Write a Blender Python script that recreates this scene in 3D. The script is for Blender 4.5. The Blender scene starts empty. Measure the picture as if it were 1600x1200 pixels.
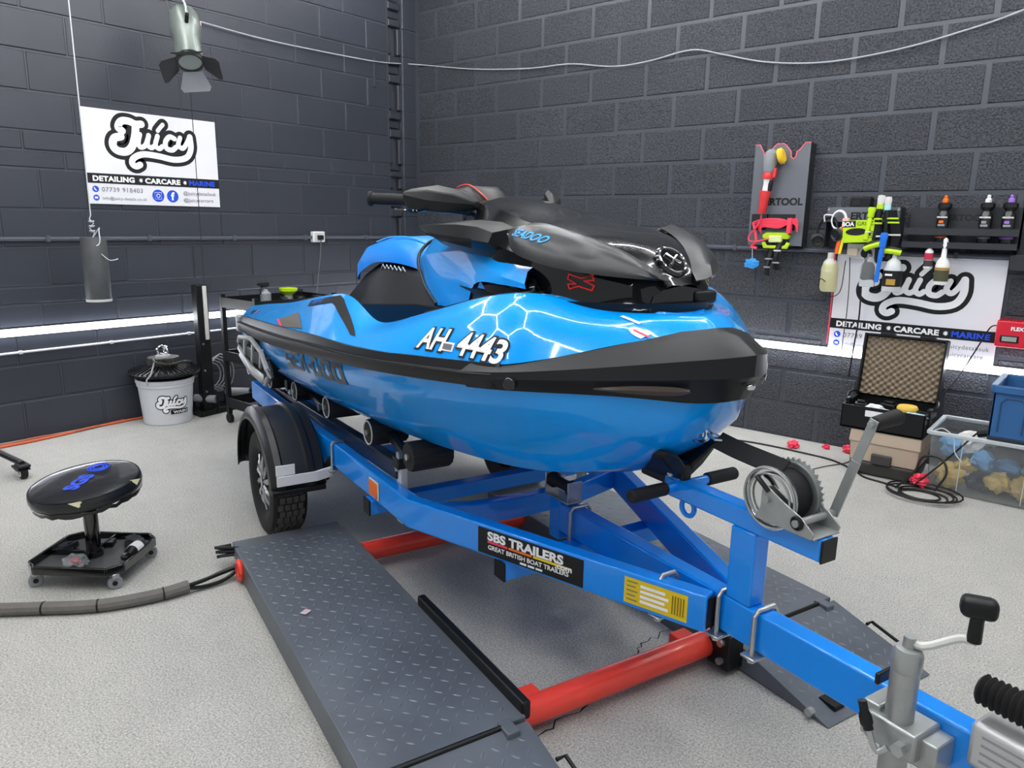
import bpy, bmesh, math, random
from mathutils import Vector, Matrix
from mathutils.bvhtree import BVHTree
random.seed(7)
scene = bpy.context.scene
COL = scene.collection
PI = math.pi

# ------------------------------------------------------------------ camera
def make_camera():
    p, r, y = math.radians(12.3), math.radians(0.95), math.radians(39.5)
    f0 = Vector((-math.sin(y), math.cos(y), 0)); rt = Vector((math.cos(y), math.sin(y), 0)); up = Vector((0, 0, 1))
    f = f0*math.cos(p) - up*math.sin(p); u = f0*math.sin(p) + up*math.cos(p)
    R = rt*math.cos(r) + u*math.sin(r); U = -rt*math.sin(r) + u*math.cos(r)
    c = bpy.data.cameras.new('camera'); o = bpy.data.objects.new('camera', c); COL.objects.link(o)
    c.sensor_width = 36; c.lens = 36*1155/1600; c.clip_start = .05
    m = Matrix((R, U, -f)).transposed().to_4x4(); m.translation = (0, 0, 1.45)
    o.matrix_world = m
    scene.camera = o
make_camera()

# ------------------------------------------------------------------ world, exposure
w = bpy.data.worlds.new('world'); scene.world = w; w.use_nodes = True
w.node_tree.nodes['Background'].inputs[0].default_value = (.93, .96, 1, 1)
w.node_tree.nodes['Background'].inputs[1].default_value = .30
vs = scene.view_settings
vs.view_transform = 'Standard'; vs.look = 'None'; vs.exposure = 0.78; vs.gamma = 1; vs.use_curve_mapping = False
TUBE_POWER = 37.0      # ceiling hexagon tubes
STRIP_POWER = 16.0      # wall light strips

# ------------------------------------------------------------------ materials
def lin(h):
    if isinstance(h, str):
        h = h.lstrip('#'); c = [int(h[i:i+2], 16)/255 for i in (0, 2, 4)]
    else: c = [x/255 for x in h]
    return tuple(x/12.92 if x <= .04045 else ((x+.055)/1.055)**2.4 for x in c) + (1,)
MATS = {}
def mat(name, col='#808080', rough=.5, metal=0, coat=0, bump=None, var=None, trans=0, emit=0, ior=1.45, spec=.5, alpha=1, coat_rough=.05):
    if name in MATS: return MATS[name]
    m = bpy.data.materials.new(name); m.use_nodes = True; MATS[name] = m
    nt = m.node_tree; b = nt.nodes['Principled BSDF']; I = b.inputs
    I['Base Color'].default_value = lin(col); I['Roughness'].default_value = rough; I['Metallic'].default_value = metal
    I['Coat Weight'].default_value = coat; I['Coat Roughness'].default_value = coat_rough; I['IOR'].default_value = ior
    I['Specular IOR Level'].default_value = spec; I['Transmission Weight'].default_value = trans; I['Alpha'].default_value = alpha
    if emit: I['Emission Color'].default_value = lin(col); I['Emission Strength'].default_value = emit
    if bump or var:
        g = nt.nodes.new('ShaderNodeNewGeometry')
    if var:                                   # (scale, amount): colour mottling
        n = nt.nodes.new('ShaderNodeTexNoise'); n.inputs['Scale'].default_value = var[0]; n.inputs['Detail'].default_value = 6
        nt.links.new(g.outputs['Position'], n.inputs['Vector'])
        mx = nt.nodes.new('ShaderNodeMix'); mx.data_type = 'RGBA'
        c = lin(col); k = var[1]
        mx.inputs['A'].default_value = tuple(max(0, x*(1-k)) for x in c[:3]) + (1,)
        mx.inputs['B'].default_value = tuple(min(1, x*(1+k)) for x in c[:3]) + (1,)
        nt.links.new(n.outputs['Fac'], mx.inputs['Factor']); nt.links.new(mx.outputs['Result'], I['Base Color'])
    if bump:                                  # (scale, strength, distance)
        n = nt.nodes.new('ShaderNodeTexNoise'); n.inputs['Scale'].default_value = bump[0]; n.inputs['Detail'].default_value = 5
        nt.links.new(g.outputs['Position'], n.inputs['Vector'])
        bp = nt.nodes.new('ShaderNodeBump'); bp.inputs['Strength'].default_value = bump[1]; bp.inputs['Distance'].default_value = bump[2]
        nt.links.new(n.outputs['Fac'], bp.inputs['Height']); nt.links.new(bp.outputs['Normal'], I['Normal'])
    return m

SKI_BLUE = mat('gloss_blue_gelcoat', '#009cf8', .25, coat=.7, spec=.25)
TR_BLUE = mat('trailer_blue_paint', '#008af0', .28, coat=.6, var=(9, .06))
NAVY = mat('navy_coated_steel', '#0c1a33', .35)
BLK = mat('satin_black_plastic', '#121315', .42, spec=.4, var=(40, .15))
BLKG = mat('gloss_black', '#0b0c0e', .12, coat=1)
SATIN = mat('satin_dark_grey', '#17181a', .4, spec=.4)
RUB = mat('rubber', '#141415', .7, bump=(220, .25, .002))
ZINC = mat('zinc_plated_steel', '#b9bcbd', .32, metal=.9, var=(60, .15))
GALV = mat('galvanised_steel', '#a9adac', .42, metal=.75, var=(25, .2))
CHROME = mat('polished_metal', '#dcdedf', .12, metal=1)
RED = mat('red_painted_steel', '#ec4434', .35, coat=.3, var=(14, .08))
WHITE = mat('white_plastic', '#e6e7e8', .45)
OFFW = mat('off_white', '#cfd0cc', .5)
GREYP = mat('grey_plastic', '#8d9094', .5)
YEL = mat('yellow_plastic', '#f0d21e', .45)
LIME = mat('lime_plastic', '#b8dc12', .45)
ORG = mat('orange_plastic', '#f0701c', .35)
PURP = mat('purple_plastic', '#9c6fd0', .4)
PINK = mat('pink_red_plastic', '#f0425c', .45)
BLUEP = mat('blue_plastic', '#1c6fd8', .4)
PRINTB = mat('black_print', '#0d0e10', .5)
PRINTW = mat('white_print', '#f2f3f4', .5)
PRINTBL = mat('blue_print', '#1d50d8', .5)
PRINTG = mat('grey_print', '#6c7076', .5)
VIOLW = mat('sign_board_white', '#e9e9ee', .35, coat=.4)
FOAM = mat('egg_crate_foam', '#8a7c6a', .95, bump=(300, .3, .002))
BEIGE = mat('beige_plastic', '#b9a793', .5)
DGREY = mat('dark_grey_plastic', '#3a3936', .5)
CLOTHY = mat('yellow_cloth', '#e2c377', .95, bump=(120, .5, .006))
CLOTHB = mat('blue_cloth', '#6fa3cf', .95, bump=(120, .5, .006))
CLOTHW = mat('white_cloth', '#d8d6d0', .95, bump=(120, .5, .006))
CLOTHD = mat('dark_cloth', '#3c4046', .95, bump=(120, .5, .006))
CRATE = mat('crate_blue', '#2c5d92', .5)
CLEAR = mat('clear_plastic', '#f4f7f8', .12, trans=.9, ior=1.12, spec=.4)
BINPL = mat('cloudy_clear_plastic', '#f2f5f6', .15, trans=.93, ior=1.08, spec=.5)
LIQ = mat('pale_cream_liquid', '#d6d3a2', .3, trans=.25)
LENS = mat('lens_glass', '#eef2e8', .08, coat=1, var=(30, .15))
LAMP = mat('lamp_grey_green', '#7d8680', .35, metal=.4)
CABLEW = mat('white_cable', '#c9ccd0', .5)
ORHOSE = mat('orange_hose', '#c9603c', .6)
GREYCON = mat('conduit_grey_paint', '#4b505a', .45)

def carbon_mat():
    m = mat('carbon_fibre', '#16171a', .2, coat=.8, spec=.15)
    nt = m.node_tree; b = nt.nodes['Principled BSDF']
    g = nt.nodes.new('ShaderNodeTexCoord')
    w1 = nt.nodes.new('ShaderNodeTexWave'); w1.inputs['Scale'].default_value = 45; w1.bands_direction = 'DIAGONAL'
    nt.links.new(g.outputs['Object'], w1.inputs['Vector'])
    r = nt.nodes.new('ShaderNodeMix'); r.data_type = 'RGBA'
    r.inputs['A'].default_value = lin('#050607'); r.inputs['B'].default_value = lin('#121416')
    nt.links.new(w1.outputs['Fac'], r.inputs['Factor']); nt.links.new(r.outputs['Result'], b.inputs['Base Color'])
    return m
CARBON = carbon_mat()

def wall_mat(name, a, b2, rough, scale, strength, dist, grain=0):
    m = mat(name, a, rough); nt = m.node_tree; b = nt.nodes['Principled BSDF']
    g = nt.nodes.new('ShaderNodeNewGeometry'); oi = nt.nodes.new('ShaderNodeObjectInfo')
    n = nt.nodes.new('ShaderNodeTexNoise'); n.inputs['Scale'].default_value = scale; n.inputs['Detail'].default_value = 3; n.inputs['Roughness'].default_value = .65
    nt.links.new(g.outputs['Position'], n.inputs['Vector'])
    n2 = nt.nodes.new('ShaderNodeTexNoise'); n2.inputs['Scale'].default_value = 2.2; n2.inputs['Detail'].default_value = 5
    nt.links.new(g.outputs['Position'], n2.inputs['Vector'])
    ad = nt.nodes.new('ShaderNodeMath'); ad.operation = 'MULTIPLY_ADD'; ad.inputs[1].default_value = .35; ad.inputs[2].default_value = 0
    nt.links.new(oi.outputs['Random'], ad.inputs[0])
    ad2 = nt.nodes.new('ShaderNodeMath'); ad2.operation = 'MULTIPLY_ADD'; ad2.inputs[1].default_value = .65
    nt.links.new(n2.outputs['Fac'], ad2.inputs[0]); nt.links.new(ad.outputs[0], ad2.inputs[2])
    mx = nt.nodes.new('ShaderNodeMix'); mx.data_type = 'RGBA'; mx.inputs['A'].default_value = lin(a); mx.inputs['B'].default_value = lin(b2)
    nt.links.new(ad2.outputs[0], mx.inputs['Factor']); nt.links.new(mx.outputs['Result'], b.inputs['Base Color'])
    if grain:
        rp = nt.nodes.new('ShaderNodeValToRGB'); e = rp.color_ramp.elements; e[0].position = .36; e[0].color = (.25, .25, .25, 1); e[1].position = .62; e[1].color = (1.55, 1.55, 1.55, 1)
        nt.links.new(n.outputs['Fac'], rp.inputs['Fac'])
        mm = nt.nodes.new('ShaderNodeMix'); mm.data_type = 'RGBA'; mm.blend_type = 'MULTIPLY'; mm.inputs['Factor'].default_value = grain
        nt.links.new(mx.outputs['Result'], mm.inputs['A']); nt.links.new(rp.outputs[0], mm.inputs['B']); nt.links.new(mm.outputs['Result'], b.inputs['Base Color'])
    bp = nt.nodes.new('ShaderNodeBump'); bp.inputs['Strength'].default_value = strength; bp.inputs['Distance'].default_value = dist
    nt.links.new(n.outputs['Fac'], bp.inputs['Height']); nt.links.new(bp.outputs['Normal'], b.inputs['Normal'])
    return m
BLOCK_ROUGH = wall_mat('rough_painted_block', '#32353b', '#44474e', .5, 85, 1.0, .014, .85)
BLOCK_SMOOTH = wall_mat('smooth_painted_block', '#2f333b', '#3b3f48', .42, 60, .35, .003)
MORTAR = wall_mat('painted_mortar', '#3a3e45', '#4b4f57', .45, 40, .3, .004)

def floor_mat():
    m = mat('speckled_concrete', '#8f8e88', .75); nt = m.node_tree; b = nt.nodes['Principled BSDF']
    g = nt.nodes.new('ShaderNodeNewGeometry')
    def noise(s, d=5, r=.6):
        n = nt.nodes.new('ShaderNodeTexNoise'); n.inputs['Scale'].default_value = s; n.inputs['Detail'].default_value = d; n.inputs['Roughness'].default_value = r
        nt.links.new(g.outputs['Position'], n.inputs['Vector']); return n
    big, mid, fine = noise(1.1, 6), noise(9, 6, .7), noise(150, 5, .8)
    def ramp(n, p0, c0, p1, c1):
        r = nt.nodes.new('ShaderNodeValToRGB'); e = r.color_ramp.elements
        e[0].position = p0; e[0].color = lin(c0); e[1].position = p1; e[1].color = lin(c1)
        nt.links.new(n.outputs['Fac'], r.inputs['Fac']); return r
    r1 = ramp(big, .35, '#8c8c89', .65, '#aeada8'); r2 = ramp(fine, .38, '#62625f', .62, '#f4f2ea'); r3 = ramp(mid, .3, '#8c8c88', .7, '#b4b2ac')
    def mix(a, bb, f, mode='MIX'):
        x = nt.nodes.new('ShaderNodeMix'); x.data_type = 'RGBA'; x.blend_type = mode; x.inputs['Factor'].default_value = f
        nt.links.new(a.outputs[0] if a.type == 'VALTORGB' else a.outputs['Result'], x.inputs['A'])
        nt.links.new(bb.outputs[0] if bb.type == 'VALTORGB' else bb.outputs['Result'], x.inputs['B']); return x
    a = mix(r1, r3, .5); c = mix(a, r2, .48)
    nt.links.new(c.outputs['Result'], b.inputs['Base Color'])
    bp = nt.nodes.new('ShaderNodeBump'); bp.inputs['Strength'].default_value = .35; bp.inputs['Distance'].default_value = .006
    nt.links.new(fine.outputs['Fac'], bp.inputs['Height']); nt.links.new(bp.outputs['Normal'], b.inputs['Normal'])
    return m
CONCRETE = floor_mat()
PLATE = mat('dark_chequer_plate_steel', '#5e646c', .42, metal=.1, var=(5, .4))
TREAD = mat('worn_tread_steel', '#6c737c', .38, metal=.15, var=(30, .4))
TYREF = mat('tyre_tread_rubber', '#5a5753', .85, var=(60, .3))

# ------------------------------------------------------------------ geometry builder
def frame_from(d, up=(0, 0, 1)):
    d = Vector(d).normalized(); u = Vector(up)
    if abs(d.dot(u)) > .98: u = Vector((1, 0, 0))
    s = d.cross(u).normalized(); u = s.cross(d).normalized()
    return s, u, d
def catmull(pts, n):
    pts = [Vector(p) for p in pts]; k = len(pts) - 1; out = []
    for i in range(n):
        t = i/(n-1)*k; j = min(int(t), k-1); f = t - j
        p1, p2 = pts[j], pts[j+1]; p0 = pts[j-1] if j else p1*2 - p2; p3 = pts[j+2] if j+2 <= k else p2*2 - p1
        out.append(.5*((2*p1) + (p2-p0)*f + (2*p0-5*p1+4*p2-p3)*f*f + (3*p1-p0-3*p2+p3)*f**3))
    return out
class G:
    def __init__(s): s.v = []; s.f = []
    def add(s, vs, fs, M=None):
        o = len(s.v); s.v += [tuple(M @ Vector(p)) if M else tuple(p) for p in vs]; s.f += [tuple(i+o for i in f) for f in fs]; return s
    def box(s, x0, x1, y0, y1, z0, z1, M=None):
        return s.add([(x, y, z) for z in (z0, z1) for y in (y0, y1) for x in (x0, x1)],
                     [(0, 2, 3, 1), (4, 5, 7, 6), (0, 1, 5, 4), (2, 6, 7, 3), (0, 4, 6, 2), (1, 3, 7, 5)], M)
    def beam(s, p0, p1, w, h, up=(0, 0, 1)):
        p0, p1 = Vector(p0), Vector(p1); a, u, d = frame_from(p1-p0, up)
        vs = [p + a*sx*w/2 + u*sz*h/2 for p in (p0, p1) for sz in (-1, 1) for sx in (-1, 1)]
        return s.add(vs, [(0, 1, 3, 2), (4, 6, 7, 5), (0, 4, 5, 1), (2, 3, 7, 6), (0, 2, 6, 4), (1, 5, 7, 3)])
    def rail(s, pts, w, z0, z1):              # rectangular tube swept in plan with mitred corners
        P = [Vector((p[0], p[1], 0)) for p in pts]; rows = []
        for i, p in enumerate(P):
            if i == 0: d = P[1]-P[0]
            elif i == len(P)-1: d = P[-1]-P[-2]
            else: d = (P[i]-P[i-1]).normalized() + (P[i+1]-P[i]).normalized()
            d.normalize(); nrm = Vector((-d.y, d.x, 0))
            k = 1 if i in (0, len(P)-1) else 1/max(.3, nrm.dot(Vector((-(P[i+1]-P[i]).normalized().y, (P[i+1]-P[i]).normalized().x, 0))))
            dz = pts[i][2] if len(pts[i]) > 2 else 0
            rows.append([p + nrm*(w/2*k*sx) + Vector((0, 0, z+dz)) for sx, z in ((-1, z0), (1, z0), (1, z1), (-1, z1))])
        s.loft(rows, close=True, caps=True); return s
    def cyl(s, p0, p1, r0, r1=None, n=16, cap=True):
        r1 = r0 if r1 is None else r1; p0, p1 = Vector(p0), Vector(p1); a, u, d = frame_from(p1-p0)
        vs = [p + (a*math.cos(2*PI*i/n) + u*math.sin(2*PI*i/n))*r for p, r in ((p0, r0), (p1, r1)) for i in range(n)]
        fs = [(i, (i+1) % n, n+(i+1) % n, n+i) for i in range(n)]
        if cap: fs += [tuple(range(n))[::-1], tuple(range(n, 2*n))]
        return s.add(vs, fs)
    def tube(s, pts, r, n=8, smooth=0, closed=False):
        P = catmull(pts, smooth) if smooth else [Vector(p) for p in pts]; rows = []; prev = None; m = len(P)
        for i, p in enumerate(P):
            d = (P[min(i+1, m-1)] - P[max(i-1, 0)])
            if closed: d = P[(i+1) % m] - P[i-1]
            d.normalize()
            if prev is None: a, u, _ = frame_from(d)
            else:
                u = prev - d*prev.dot(d)
                u = u.normalized() if u.length > 1e-6 else frame_from(d)[1]
                a = d.cross(u)
            prev = u; rr = r[i*len(r)//m] if isinstance(r, (list, tuple)) else r
            rows.append([p + (a*math.cos(2*PI*k/n) + u*math.sin(2*PI*k/n))*rr for k in range(n)])
        if closed: rows.append(rows[0])
        return s.loft(rows, close=True, caps=not closed)
    def loft(s, rows, close=False, caps=False):
        n = len(rows[0]); vs = [p for r in rows for p in r]; fs = []
        for i in range(len(rows)-1):
            for j in range(n if close else n-1):
                k = (j+1) % n; fs.append((i*n+j, i*n+k, (i+1)*n+k, (i+1)*n+j))
        if caps: fs += [tuple(range(n))[::-1], tuple(range((len(rows)-1)*n, len(rows)*n))]
        return s.add(vs, fs)
    def lathe(s, prof, M=None, n=24):         # prof: (r, z) from bottom to top
        rows = [[(r*math.cos(2*PI*k/n), r*math.sin(2*PI*k/n), z) for k in range(n)] for r, z in prof]
        o = G(); o.loft(rows, close=True, caps=True); return s.add(o.v, o.f, M)
    def prism(s, poly, d0, d1, M=None):       # polygon in local XY extruded along local Z
        n = len(poly); vs = [(x, y, d) for d in (d0, d1) for x, y in poly]
        return s.add(vs, [(i, (i+1) % n, n+(i+1) % n, n+i) for i in range(n)] + [tuple(range(n))[::-1], tuple(range(n, 2*n))], M)
    def mesh(s, name, smooth=35, weld=0):
        me = bpy.data.meshes.new(name); bm = bmesh.new()
        V = [bm.verts.new(p) for p in s.v]
        for f in s.f:
            q = [V[i] for i in f]
            try: bm.faces.new(q)
            except ValueError: pass
        if weld: bmesh.ops.remove_doubles(bm, verts=bm.verts, dist=weld)
        bmesh.ops.recalc_face_normals(bm, faces=bm.faces)
        bm.to_mesh(me); bm.free()
        if smooth:
            me.polygons.foreach_set('use_smooth', [True]*len(me.polygons)); me.set_sharp_from_angle(angle=math.radians(smooth))
        return me
    def obj(s, name, m, parent=None, smooth=35, bevel=0, seg=2, solid=0, weld=0):
        return link(name, s.mesh(name, smooth, weld), m, parent, bevel, seg, solid)
def link(name, me, m, parent=None, bevel=0, seg=2, solid=0):
    o = bpy.data.objects.new(name, me); COL.objects.link(o); o.parent = parent
    if m and not me.materials: me.materials.append(m)
    if solid:
        md = o.modifiers.new('thickness', 'SOLIDIFY'); md.thickness = solid; md.offset = -1
    if bevel:
        md = o.modifiers.new('bevel', 'BEVEL'); md.width = bevel; md.segments = seg; md.limit_method = 'ANGLE'; md.angle_limit = math.radians(35)
    return o
def thing(name, label, cat, loc=(0, 0, 0), rotz=0, group=None):
    o = bpy.data.objects.new(name, None); COL.objects.link(o); o.location = loc; o.rotation_euler = (0, 0, rotz); o.empty_display_size = .1
    o['label'] = label; o['category'] = cat
    if group: o['group'] = group
    return o
def tag(o, label, cat, group=None):
    o['label'] = label; o['category'] = cat
    if group: o['group'] = group
    return o
def struct(o): o['kind'] = 'structure'; return o
def TR(loc, rx=0, ry=0, rz=0):
    from mathutils import Euler
    return Matrix.Translation(loc) @ Euler((rx, ry, rz)).to_matrix().to_4x4()
def text(name, s, size, m, parent, M, bold=0, shear=0, sx=1, ext=.0006, align='LEFT', spacing=1):
    c = bpy.data.curves.new(name, 'FONT'); c.body = s; c.size = size; c.extrude = ext; c.offset = bold; c.shear = shear; c.align_x = align; c.space_character = spacing
    c.resolution_u = 4
    t = bpy.data.objects.new(name + '_curve', c); COL.objects.link(t)
    dg = bpy.context.evaluated_depsgraph_get(); dg.update()
    me = bpy.data.meshes.new_from_object(t.evaluated_get(dg)); me.name = name
    bpy.data.objects.remove(t); bpy.data.curves.remove(c)
    me.transform(M @ Matrix.Diagonal((sx, 1, 1, 1))); me.materials.clear()
    return link(name, me, m, parent)
def blob(r, seed, amp=.25, sub=2, squash=(1, 1, 1), freq=3.0, M=None):
    from mathutils import noise
    bm = bmesh.new(); bmesh.ops.create_icosphere(bm, subdivisions=sub, radius=1)
    g = G(); idx = {}
    for v in bm.verts:
        k = 1 + amp*noise.noise(v.co*freq + Vector((seed*7.3, seed*3.1, 0)))
        idx[v.index] = len(g.v); p = Vector((v.co.x*squash[0], v.co.y*squash[1], v.co.z*squash[2]))*r*k
        g.v.append(tuple(M @ p if M else p))
    for f in bm.faces: g.f.append(tuple(idx[v.index] for v in f.verts))
    bm.free(); return g
XL, YR = -5.46, 5.13
# ------------------------------------------------------------------ room shell
g = G().box(XL-.3, 3.2, -3.4, YR+.3, -.12, 0); struct(g.obj('floor', CONCRETE, smooth=0))
g = G().box(XL-.3, 3.2, -3.4, YR+.3, 3.75, 3.85); struct(g.obj('ceiling', mat('ceiling_paint', '#2c2d30', .8), smooth=0))
wl = struct(G().box(XL-.25, XL-.007, -1.0, 4.79, 0, 3.75).box(XL-.25, XL-.06, 4.79, 4.95, 0, 3.75).box(XL-.25, XL-.007, 4.95, YR+.25, 0, 3.75).obj('wall_left', MORTAR, smooth=0))
wr = struct(G().box(XL-.25, 3.0, YR+.006, YR+.25, 0, 3.75).obj('wall_back', MORTAR, smooth=0))

BLOCKS = {}
def block_mesh(l, h, m, ch=.005, dep=.03):
    k = (round(l, 3), round(h, 3), m.name)
    if k not in BLOCKS:
        a, b = l/2, h/2
        rows = [[(-a, 0, -b), (a, 0, -b), (a, 0, b), (-a, 0, b)], [(-a, -dep+ch, -b), (a, -dep+ch, -b), (a, -dep+ch, b), (-a, -dep+ch, b)],
                [(-a+ch, -dep, -b+ch), (a-ch, -dep, -b+ch), (a-ch, -dep, b-ch), (-a+ch, -dep, b-ch)]]
        me = G().loft(rows, close=True, caps=True).mesh('block', 0); me.materials.append(m); BLOCKS[k] = me
    return BLOCKS[k]
def put_block(parent, me, loc, rotz, name='block'):
    o = bpy.data.objects.new(name, me); COL.objects.link(o); o.parent = parent; o.location = loc; o.rotation_euler = (0, 0, rotz)
def lay(parent, courses, s0, s1, place, m, joint, seed):
    rnd = random.Random(seed)
    for ci in range(len(courses)-1):
        z0, z1 = courses[ci], courses[ci+1]; h = z1 - z0
        L = .49 if h > .18 else .47
        s = s0 - (L/2 if ci % 2 else 0)
        while s < s1 - .02:
            l = L
            a, b = max(s, s0), min(s+l, s1)
            s += l
            if b-a < .06: continue
            place(parent, block_mesh(round((b-a-joint)/.02)*.02 if abs(b-a-L) < .01 else b-a-joint, h-joint, m), (a+b)/2, (z0+z1)/2, rnd.uniform(-.0025, .0025))
def place_left(p, me, s, z, d): put_block(p, me, (XL-.03+d, s, z), PI/2)
def place_right(p, me, s, z, d): put_block(p, me, (s, YR+.03+d, z), 0)
CL = [0, .253, .492, .735, .885, .997, 1.245, 1.488, 1.739, 1.849, 1.967, 2.207, 2.447, 2.685, 2.925, 3.165, 3.45]
CR = [0, .24, .48, .72, .96, 1.195, 1.43, 1.667, 1.905, 2.145, 2.382, 2.62, 2.852, 3.09, 3.33, 3.57]
lay(wl, CL, .12, 4.785, place_left, BLOCK_SMOOTH, .012, 3)
lay(wl, CL, 4.955, YR-.005, place_left, BLOCK_SMOOTH, .008, 4)
lay(wr, CR, XL+.02, .95, place_right, BLOCK_ROUGH, .022, 5)
# toothed joint between the long wall and the corner pier
for i in range(len(CL)-1):
    z0, z1 = CL[i], CL[i+1]
    if i % 2:
        n = max(2, round((z1-z0)/.075)); hh = (z1-z0)/n
        for k in range(n):
            put_block(wl, block_mesh(.135, hh-.014, BLOCK_SMOOTH, .006), (XL-.04-.03*(k % 2), 4.87, z0+hh*(k+.5)), PI/2, 'tooth_brick')
    else:
        put_block(wl, block_mesh(.045, z1-z0-.02, BLOCK_SMOOTH, .006), (XL-.05, 4.818, (z0+z1)/2), PI/2, 'tooth_brick')
        put_block(wl, block_mesh(.05, z1-z0-.02, BLOCK_SMOOTH, .006), (XL-.035, 4.925, (z0+z1)/2), PI/2, 'tooth_brick')
# broken patches: small shallow chips in the left wall near the toothing
G().box(XL-.01, XL+.012, 4.60, 4.625, 2.62, 2.86).obj('trim_1', BLOCK_SMOOTH, wl, bevel=.003)

# crack across the floor
def crack(pts, name='floor_crack'):
    g = G(); rnd = random.Random(4); P = catmull(pts, 60)
    for i in range(len(P)-1):
        pass
    row0, row1 = [], []
    for i, p in enumerate(P):
        j = Vector((rnd.uniform(-.012, .012), rnd.uniform(-.008, .008), 0)); w_ = rnd.uniform(.001, .0035)
        row0.append(p+j+Vector((w_, 0, .0012))); row1.append(p+j+Vector((-w_, 0, .0012)))
    g.loft([row0, row1]); return g.obj(name, mat('crack_dark', '#1d1d1c', .95), bpy.data.objects['floor'], smooth=0)
crack([(-1.06, 2.75, 0), (-1.10, 2.33, 0), (-1.13, 2.1, 0), (-1.07, 1.85, 0), (-1.12, 1.53, 0), (-1.1, 1.3, 0)])

# ceiling hexagon light grid (reflected in the craft, out of frame above it)
hexg = thing('hexagon_light_grid', 'white hexagonal tube lights on the ceiling above the craft', 'light', (0, 0, 3.66))
TUBEM = mat('led_tube', '#ffffff', .5, emit=TUBE_POWER)
tm = G().cyl((-.44, 0, 0), (.44, 0, 0), .016, n=8).mesh('light_tube', 0); tm.materials.append(TUBEM)
def hexes():
    a = .92; done = set(); out = []
    ax, ay = math.cos(math.radians(-18.8)), math.sin(math.radians(-18.8))
    for i in range(-2, 3):
        for j in range(-2, 2):
            cx, cy = 1.5*a*i, math.sqrt(3)*a*(j + (i % 2)/2)
            for k in range(6):
                p = [(cx+a*math.cos(PI/3*q), cy+a*math.sin(PI/3*q)) for q in (k, k+1)]
                key = tuple(sorted((round(x, 2), round(y, 2)) for x, y in p))
                if key in done: continue
                done.add(key); m = Vector(((p[0][0]+p[1][0])/2, (p[0][1]+p[1][1])/2)); an = math.atan2(p[1][1]-p[0][1], p[1][0]-p[0][0])
                out.append((-2.0+m.x*ax-m.y*ay, 2.0+m.x*ay+m.y*ax, an+math.radians(-18.8)))
    return out
for x, y, an in hexes():
    if not (-4.95 < x < 1.5 and -1.2 < y < 4.62): continue
    o = bpy.data.objects.new('light_tube', tm); COL.objects.link(o); o.parent = hexg; o.location = (x, y, 0); o.rotation_euler = (0, 0, an)

# wall light strips
SM = mat('strip_light', '#f4f7ff', .5, emit=STRIP_POWER)
def strip(name, label, p0, p1, nrm):
    t = thing(name, label, 'light strip', p0); p0, p1 = Vector(p0), Vector(p1); d = p1-p0; n_ = Vector(nrm)
    G().beam(n_*.006, d+n_*.006, .012, .05).obj('backing_channel', OFFW, t, smooth=0)
    G().beam(n_*.02, d+n_*.02, .018, .034).obj('diffuser', SM, t, smooth=0)
strip('light_strip', 'glowing white light strip along the wall behind the stool', (XL, .2, .71), (XL, 4.9, .71), (1, 0, 0))
strip('light_strip', 'glowing white light strip along the wall behind the open case', (XL+.2, YR, .645), (.9, YR, .645), (0, -1, 0))

# conduits
def conduit(name, pts, r, m, label, clips, nrm):
    t = thing(name, label, 'pipe', pts[0]); o = Vector(pts[0])
    G().tube([Vector(p)-o for p in pts], r, 10).obj('pipe', m, t)
    a, b = Vector(pts[0]), Vector(pts[-1]); n_ = Vector(nrm)
    for k in range(clips):
        p = a.lerp(b, (k+.5)/clips)-o
        G().beam(p-(b-a).normalized()*.012, p+(b-a).normalized()*.012, r*2.9, r*2.9).obj('clip', m, t, bevel=.004)
conduit('conduit_pipe', [(XL+.02, .2, 1.3), (XL+.02, 4.78, 1.3)], .014, GREYCON, 'grey horizontal conduit on the wall below the hanging spotlight', 7, (1, 0, 0))
conduit('conduit_pipe', [(XL+.2, YR-.02, 1.305), (.9, YR-.02, 1.305)], .014, GREYCON, 'grey horizontal conduit running behind the tool boards', 9, (0, -1, 0))
conduit('thin_white_pipe', [(XL+.012, .2, .57), (XL+.012, 4.7, .60)], .008, CABLEW, 'thin white pipe just below the light strip left', 8, (1, 0, 0))

# wall socket with hanging lead
t = thing('wall_socket', 'white socket box with grey lead on the dark wall', 'socket', (XL, 3.93, 1.26))
G().box(0, .045, -.06, .06, 0, .09).obj('socket_box', WHITE, t, bevel=.006)
G().box(.045, .052, -.05, .05, .01, .08).obj('face_plate', OFFW, t, bevel=.003)
G().box(.045, .085, -.025, .02, .02, .06).obj('plug', BLK, t, bevel=.006)
G().tube([(.07, .0, .03), (.06, -.005, -.1), (.05, -.03, -.3), (.05, -.06, -.5)], .005, 6, 16).obj('lead', mat('mid_grey_cable', '#5a5e64', .6), t)

# long white cable sagging across both walls
pts = [(XL+.03, 2.88, 2.838), (XL+.03, 2.95, 2.833), (XL+.03, 3.43, 2.81), (XL+.03, 3.9, 2.81), (XL+.03, 4.63, 2.83), (XL+.04, YR-.04, 2.88),
       (-4.71, YR-.02, 2.765), (-4.1, YR-.02, 2.703), (-3.67, YR-.02, 2.69), (-3.27, YR-.02, 2.627), (-2.95, YR-.02, 2.63), (-2.62, YR-.02, 2.664),
       (-2.38, YR-.02, 2.605), (-2.06, YR-.02, 2.519), (-1.68, YR-.02, 2.476), (-1.28, YR-.02, 2.498), (-.95, YR-.02, 2.553), (-.657, YR-.02, 2.625), (-.2, YR-.02, 2.80), (.3, YR-.02, 3.1), (.7, YR-.02, 3.45), (.75, YR-.02, 3.74)]
tag(G().tube(pts, .005, 6, 110).obj('sagging_cable', mat('pale_grey_cable', '#a4a9b0', .5)), 'long thin white cable sagging across both block walls', 'cable')

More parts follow.
